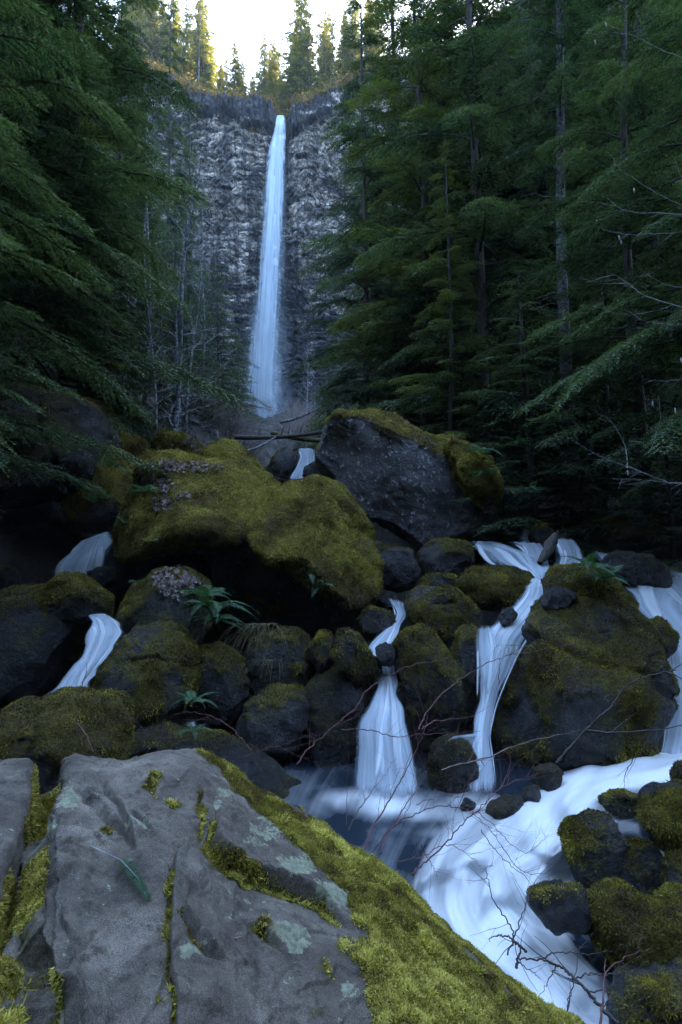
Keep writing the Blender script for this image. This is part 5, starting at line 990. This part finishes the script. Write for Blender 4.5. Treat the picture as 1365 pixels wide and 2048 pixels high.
twigs('arching_twig', [(.006, 4.6, 4.9, c5([372, 960, 350, 900, 320, 860, 270, 808, 220, 806, 150, 830, 60, 832, 0, 836])), (.004, 4.6, 4.7, c5([310, 740, 340, 660, 352, 595]))], 'twigred', 'red twig curving over the broad mossy boulder at the left', 'twig', 41, side=.7)
# pale alder twigs on the right
c4 = lambda L: [v for q in zip(L[::2], L[1::2]) for v in (683 + q[0] / 2.0, 512 + q[1] / 2.0)]
c2 = lambda L: [v for q in zip(L[::2], L[1::2]) for v in (683 + q[0] / 2.0, q[1] / 2.0)]
M['catkin'] = plain('catkin', (.2, .24, .22), (.42, .5, .46), 60)
tw = twigs('alder_branch', [(.012, 6.8, 7.2, c4([1440, 225, 1365, 205, 1290, 185, 1200, 155, 1150, 110, 1080, 68])), (.006, 7, 7.2, c4([1330, 195, 1280, 215, 1180, 235, 1100, 232, 1010, 195])), (.006, 6.9, 7.2, c4([1440, 275, 1300, 275, 1200, 255, 1130, 210])), (.006, 7, 7.3, c4([1440, 130, 1300, 120, 1220, 70]))], 'twigpale', 'pale blue grey bare branch reaching in from the right edge at mid height', 'branch', 42, side=.9, rscale=.62)
twigs('alder_branch', [(.010, 6.8, 7.2, c2([1440, 860, 1300, 855, 1180, 850, 1120, 840, 1060, 790])), (.009, 7, 7.3, c2([1440, 920, 1300, 935, 1130, 938, 1040, 915])), (.007, 7, 7.3, c2([1440, 850, 1365, 825, 1240, 760, 1130, 690, 1095, 660, 1090, 630])), (.007, 7, 7.1, c2([1440, 760, 1365, 720, 1350, 680, 1335, 640]))], 'twigpale', 'cluster of fine pale twigs with catkins hanging at the upper right', 'branch', 43, side=.5, rscale=.62)
twigs('alder_branch', [(.008, 7, 7.4, c2([1440, 260, 1365, 232, 1260, 190, 1170, 140, 1060, 125, 960, 120]))], 'twigpale', 'thin pale twig sweeping in near the top right corner', 'branch', 44, side=.6, rscale=.62)
twigs('alder_branch', [(.011, 7.5, 7.8, c4([1440, 912, 1365, 910, 1250, 900, 1170, 893, 1080, 890])), (.009, 7.6, 7.8, c4([1305, 905, 1240, 880, 1170, 850, 1080, 820, 1010, 790, 920, 735])), (.007, 7.6, 7.9, c4([1145, 850, 1140, 780, 1120, 720, 1060, 640])), (.006, 7.6, 7.8, c4([1440, 480, 1300, 500, 1200, 495])), (.006, 7.6, 7.8, c4([1150, 740, 1200, 745, 1240, 780, 1280, 640, 1270, 560]))], 'twigpale', 'tangled pale twigs low at the right above the bank rock', 'branch', 45, side=1.3, rscale=.62)
def catkins():
    for k, (cx_, cy_, Y_, L_) in enumerate([(1238, 470, 7.0, .045), (1242, 480, 7.0, .04), (1268, 376, 7.1, .05), (1190, 80, 7.2, .05), (1212, 45, 7.2, .05), (1305, 802, 7.6, .05), (1350, 815, 7.6, .06), (1255, 940, 7.7, .05), (1362, 715, 7.3, .05)]):
        p = P(cx_, cy_, Y_); T_ = Tubes(); q = np.linspace(0, 1, 6)[:, None]
        T_.add(p + q * [.008, 0, -L_ * 1.5], np.array([.003, .008, .010, .010, .007, .002]), None, 6)
        tag(T_.build('catkin', M['catkin']), 'pale hanging catkin on the bare twigs at the right', 'catkin', 'catkins on the right twigs')
catkins()

# ------------------------------------------------------------------ ferns
def frond_mesh(seed, L=1.0, n=26, wid=.16, arch=.55):
    r = np.random.default_rng(seed); s = np.linspace(.08, 1, n)
    c = lambda s: np.stack([s * L * .86, np.zeros_like(s), L * (.62 * s - arch * 1.25 * s ** 2)], -1)
    p = c(s); tg = nrm(np.gradient(p, axis=0)); VV = []
    for sg in (1, -1):
        ll = wid * L * np.sin(np.clip(s * 1.1 + .12, 0, 1) * math.pi) ** .6 * (1.08 - s) ** .35 + .006
        d = nrm(tg * .35 + np.array([0, 1, 0]) * sg + np.array([0, 0, -.18]) + r.normal(size=(n, 3)) * .05); wv = tg * L / n * .42
        VV.append(np.stack([p - wv * .4, p + d * (ll * .3)[:, None] + wv, p + d * ll[:, None], p + d * (ll * .35)[:, None] - wv], 1).reshape(-1, 3))
    V = np.concatenate(VV); Fc = np.arange(len(V)).reshape(-1, 4)
    T_ = Tubes(); T_.add(c(np.linspace(0, 1, 10)), .007 * L, .002 * L, 3); n0 = len(V)
    V = np.concatenate([V] + T_.V); Fq = np.concatenate([Fc, T_.F[0] + n0])
    tt = np.concatenate([np.repeat(r.random(n0 // 4) * .5 + .3, 4), np.full(len(V) - n0, .6)])
    o = mk('frond', V, Fq, M['fern'], attrs={'tint': tt}, smooth=False); return o
FR = [frond_mesh(50 + k, arch=a) for k, a in enumerate((.5, .62, .75))]
frused = [False] * 3
FERNS = [(420, 1215, 9.0, .8, 12, 'long drooping fern in the middle of the group beside the leaf capped boulder'), (320, 1085, 10.2, .35, 7, 'small fern hanging from the lower left lip of the bright boulder'), (640, 1175, 9.8, .5, 8, 'lower fern hanging in the shade under the central mossy boulder'), (1210, 1160, 8.8, .55, 9, 'second fern trailing right over the fern topped rock'), (292, 985, 10.4, .55, 9, 'sword fern arching over the fallen leaves on the bright boulder'), (225, 935, 12.2, .6, 9, 'sword fern on the bank rock at the back left'), (186, 1005, 11.9, .5, 8, 'low sword fern on the shaded front of the bank rock'), (255, 1050, 11.0, .45, 7, 'fern hanging at the left foot of the bright boulder'),
         (405, 1195, 9.3, .75, 11, 'large fern drooping beside the boulder capped with leaves'), (430, 1240, 9.2, .7, 9, 'lower fern trailing down beside the leaf capped boulder'), (268, 1165, 9.7, .3, 6, 'small fern at the left of the leaf capped boulder'), (622, 1150, 9.9, .45, 8, 'fern hanging from the shaded overhang at the centre'), (440, 1130, 10.6, .28, 6, 'tiny fern under the lip of the bright boulder'), (490, 1115, 10.6, .25, 5, 'tiny fern sprouting beneath the overhang near its middle'),
         (385, 1405, 7.4, .45, 8, 'bright fern over the dark gully behind the slab crest'), (390, 1462, 7.2, .30, 6, 'small bluish fern over the dim trickle behind the slab'), (1180, 1135, 8.9, .62, 11, 'fern draped over the fern topped rock among the right cascades'), (960, 905, 12.9, .7, 10, 'fern on the orange mossy shoulder of the angular boulder'), (975, 950, 12.8, .6, 8, 'lower fern on the orange mossy shoulder'), (1035, 890, 14.0, .65, 9, 'blue green fern in the shade right of the angular boulder'), (1060, 985, 13.6, .7, 9, 'fern hanging over the dark bank right of the angular boulder'),
         (925, 1005, 13.0, .4, 6, 'little fern at the base of the orange mossy shoulder'), (1165, 985, 13.8, .6, 8, 'dim fern under the saplings on the right bank'), (150, 960, 12.0, .4, 7, 'small fern at the shaded lip beside the huge dark boulder')]
for k, (px, py, Y_, sz, n, lab) in enumerate(FERNS):
    p = P(px, py, Y_); root = empty('fern', p); tag(root, lab, 'fern'); rr_ = np.random.default_rng(60 + k)
    for j in range(n):
        i = (j + k) % 3; f = FR[i]
        if frused[i]: f = FR[i].copy(); C.objects.link(f)
        frused[i] = True
        f.parent = root; a = 6.28 * j / n + rr_.normal() * .25; f.rotation_euler = (rr_.normal() * .2, -.1 + rr_.normal() * .25, a); s = sz * (.75 + .5 * rr_.random()); f.scale = (s, s, s)
# ------------------------------------------------------------------ fallen leaves
def litter(keys, poly, n, size, label, seed, dens=None):
    r = np.random.default_rng(seed); VV = []; tt = []
    for key in keys:
        V, Fc, vn, o, m = BOUL[key]; px, py = proj(V); cy0 = V[:, 1].mean()
        wgt = np.zeros(len(V))
        for (cx_, cy_, ra, rb) in poly: wgt = np.maximum(wgt, ((((px - cx_) / ra) ** 2 + ((py - cy_) / rb) ** 2) < 1) * 1.0)
        wgt *= (vn[:, 1] < .1) | (vn[:, 2] > .55)
        if wgt.sum() < 3: continue
        f = Fc[:, 0]; tri = Fc[(wgt[Fc].mean(1) > .5)]
        q = tri[r.integers(len(tri), size=n // len(keys))]; ab = r.dirichlet([1, 1, 1], len(q)); p = (V[q] * ab[..., None]).sum(1); nn = nrm(vn[q[:, 0]] + r.normal(size=p.shape) * .4)
        p = p + vn[q[:, 0]] * .035
        a0 = nrm(np.cross(nn, r.normal(size=p.shape))); b0 = np.cross(nn, a0); S = size * (.5 + r.random(len(p)))
        for lob, ll in ((0, 1.), (1.0, .8), (-1.0, .8), (2.0, .5), (-2.0, .5)):
            d = a0 * math.cos(lob) + b0 * math.sin(lob); e = np.cross(nn, d); L_ = (S * ll)[:, None]
            VV.append(np.stack([p, p + d * L_ * .55 + e * L_ * .24 + nn * .008, p + d * L_ + nn * (.25 * L_ * r.random((len(p), 1))), p + d * L_ * .55 - e * L_ * .24], 1).reshape(-1, 3)); tt.append(np.repeat(r.random(len(p)), 4))
    V = np.concatenate(VV); tag(mk('fallen_leaves', V, np.arange(len(V)).reshape(-1, 4), M['deadleaf'], attrs={'tint': np.concatenate(tt)}, smooth=False), label, 'leaf litter', kind='stuff')
litter(['b9a', 'b10', 'b10b'], [(340, 935, 60, 13), (330, 975, 26, 16), (325, 1010, 22, 18), (395, 885, 30, 14), (345, 893, 30, 9), (410, 935, 40, 10), (368, 992, 16, 6), (300, 960, 14, 20)], 1600, .055, 'pale grey purple fallen leaves strewn over the bright mossy boulder', 5)
litter(['b8'], [(352, 1165, 46, 30), (355, 1190, 14, 14)], 340, .065, 'purple brown fallen leaves heaped on the boulder below', 6)
# hanging dry grass
def grass(px, py, Y_, n, L, label, m='drygrass', seed=0, fan=.5):
    r = np.random.default_rng(seed); T_ = Tubes(); p = P(px, py, Y_)
    for i in range(n):
        a = r.normal() * .14; s = np.linspace(0, 1, 6)[:, None]; l = L * (.6 + .6 * r.random())
        T_.add(p + [a, -.05 * r.random(), 0] + l * (s * [r.normal() * .45 - fan * .25, -.25 + r.normal() * .15, .12 + r.random() * .25] + s ** 2 * [-.1 * fan, -.05, -.95]), .004, .0015, 3)
    V = np.concatenate(T_.V); o = mk('dry_grass', V, np.concatenate(T_.F), M[m], attrs={'tint': np.repeat(r.random(n), len(V) // n)}); return tag(o, label, 'grass tuft')
grass(530, 1248, 8.9, 60, .65, 'bleached dry grass tuft trailing down the olive boulder', seed=1)
grass(545, 1320, 8.9, 26, .45, 'thin dry grass strands on the lower face of the olive boulder', seed=2)
grass(742, 1085, 10.0, 26, .45, 'dry grass hanging from the right shoulder of the central mossy boulder', seed=3, fan=0)
grass(1035, 1290, 7.9, 18, .3, 'dry grass at the upper left edge of the biggest boulder', seed=6, fan=.6)
# fir sprig and small needles lying on the slab
def sprig():
    r = np.random.default_rng(4); A, n0 = slab_at(184, 1694); B_, n1 = slab_at(246, 1722); E_, n2 = slab_at(298, 1800)
    up = np.array([0, -.02, .014]); T_ = Tubes(); T_.add([A + up, (A + B_) / 2 + up * 1.4, B_ + up * 1.3, (B_ + E_) / 2 + up * 1.3 + [.02, 0, 0], E_ + up * .8], .0026, .001, 6)
    root = empty('fir_sprig', A); st_ = T_.build('stem', M['twigpale'], root); st_.location = -root.location
    s = r.random(420); M_ = (B_ + E_) / 2 + up * 1.6 + [.02, 0, 0]
    p = ((1 - s) ** 2)[:, None] * (B_ + up) + (2 * s * (1 - s))[:, None] * M_ + (s ** 2)[:, None] * (E_ + up)
    tg = nrm(E_ - B_); sd = nrm(np.cross(tg, n1)); sg = np.sign(r.normal(size=420))
    d = nrm(tg * .55 + sd * (sg * (.7 + .3 * r.random(420)))[:, None] + n1 * (.55 * r.random(420))[:, None]); L = .032 * (.7 + .5 * r.random(420)) * (1.1 - .5 * s)
    wv = nrm(np.cross(d, n1)) * .0017
    V = np.stack([p, p + d * (L * .5)[:, None] + wv, p + d * L[:, None], p + d * (L * .5)[:, None] - wv], 1).reshape(-1, 3)
    q = mk('needles', V, np.arange(len(V)).reshape(-1, 4), M['fern'], root, attrs={'tint': np.repeat(.2 + .6 * r.random(420), 4)}, smooth=False); q.location = -root.location
    tag(root, 'small green fir sprig with a bare stalk lying on the grey slab', 'sprig')
sprig()
for k, (x0, y0, x1, y1, lab) in enumerate([(305, 1951, 320, 1957, 'short pale straw near the bottom centre of the slab'), (468, 1878, 486, 1876, 'tiny pale straw on the lower right of the slab'), (298, 1799, 311, 1796, 'tiny pale straw at the tip of the fir sprig'), (40, 1866, 41, 1876, 'bluish fleck of twig on the moss at the left of the slab'), (220, 2000, 224, 2010, 'pale splinter near the bottom left of the slab'), (484, 1853, 488, 1861, 'pale sliver right of the cracked plate')]):
    a, n0 = slab_at(x0, y0); b, n1 = slab_at(x1, y1); T_ = Tubes(); T_.add([a + n0 * .005, (a + b) / 2 + n0 * .009, b + n1 * .006], .0022, .001, 5); tag(T_.build('straw', M['twigbrown']), lab, 'straw')

# needles, bud scales and grit lying on the slab
r = np.random.default_rng(77); okp = np.where(front & (SPY < 2100) & (SPX > 90) & (SPX < 760) & (moss < .5))[0]; pk = okp[r.integers(len(okp), size=420)]
p = SV[pk] + SN[pk] * .003; d = nrm(np.cross(SN[pk], r.normal(size=p.shape))); L_ = (.004 + .016 * r.random(len(p)) ** 2)[:, None]; wv = np.cross(SN[pk], d) * .0012
Vn_ = np.stack([p, p + d * L_ * .5 + wv, p + d * L_, p + d * L_ * .5 - wv], 1).reshape(-1, 3)
tag(mk('needle_litter', Vn_, np.arange(len(Vn_)).reshape(-1, 4), M['drygrass'], attrs={'tint': np.repeat(r.random(len(p)), 4)}, smooth=False), 'fallen needles and grit sprinkled over the grey slab', 'litter', kind='stuff')

for k in range(14):
    px, py = r.uniform(1180, 1400), r.uniform(1640, 2000); w_ = r.uniform(24, 48); h_ = w_ * r.uniform(.6, .9); Yc_ = 6.6 - (py - 1640) / 360 * 1.9
    a_ = np.sort(r.random(9) * 6.28)
    boulder('f%d' % k, [(px + w_ * math.cos(q) * r.uniform(.85, 1.1), py + h_ * math.sin(q) * r.uniform(.85, 1.1)) for q in np.linspace(0, 6.28, 10)[:-1]], Yc_ + .25, 'small mossy stone wedged in the right bank pile', matk='rock', moss=.45, level=4, mossn=2500, group='small stones in the right bank pile')

# ------------------------------------------------------------------ haze
m = bpy.data.materials.new('haze'); m.use_nodes = True; t = m.node_tree; t.nodes.clear()
pv = t.nodes.new('ShaderNodeVolumePrincipled'); pv.inputs['Color'].default_value = (.80, .90, 1.0, 1); pv.inputs['Density'].default_value = HAZE; pv.inputs['Anisotropy'].default_value = 0.0
ou = t.nodes.new('ShaderNodeOutputMaterial'); t.links.new(pv.outputs[0], ou.inputs['Volume'])
HX, HY0, HY1, HZ0, HZ1 = 402, -202, 300, -6, 330
V = np.array([(x, y, z) for x in (-HX, HX) for y in (HY0, HY1) for z in (HZ0, HZ1)], float)
hz = mk('haze', V, np.array([[0, 1, 3, 2], [4, 6, 7, 5], [0, 4, 5, 1], [2, 3, 7, 6], [0, 2, 6, 4], [1, 5, 7, 3]]), m, smooth=False); hz['kind'] = 'stuff'; hz['label'] = 'thin cool haze in the canyon air'
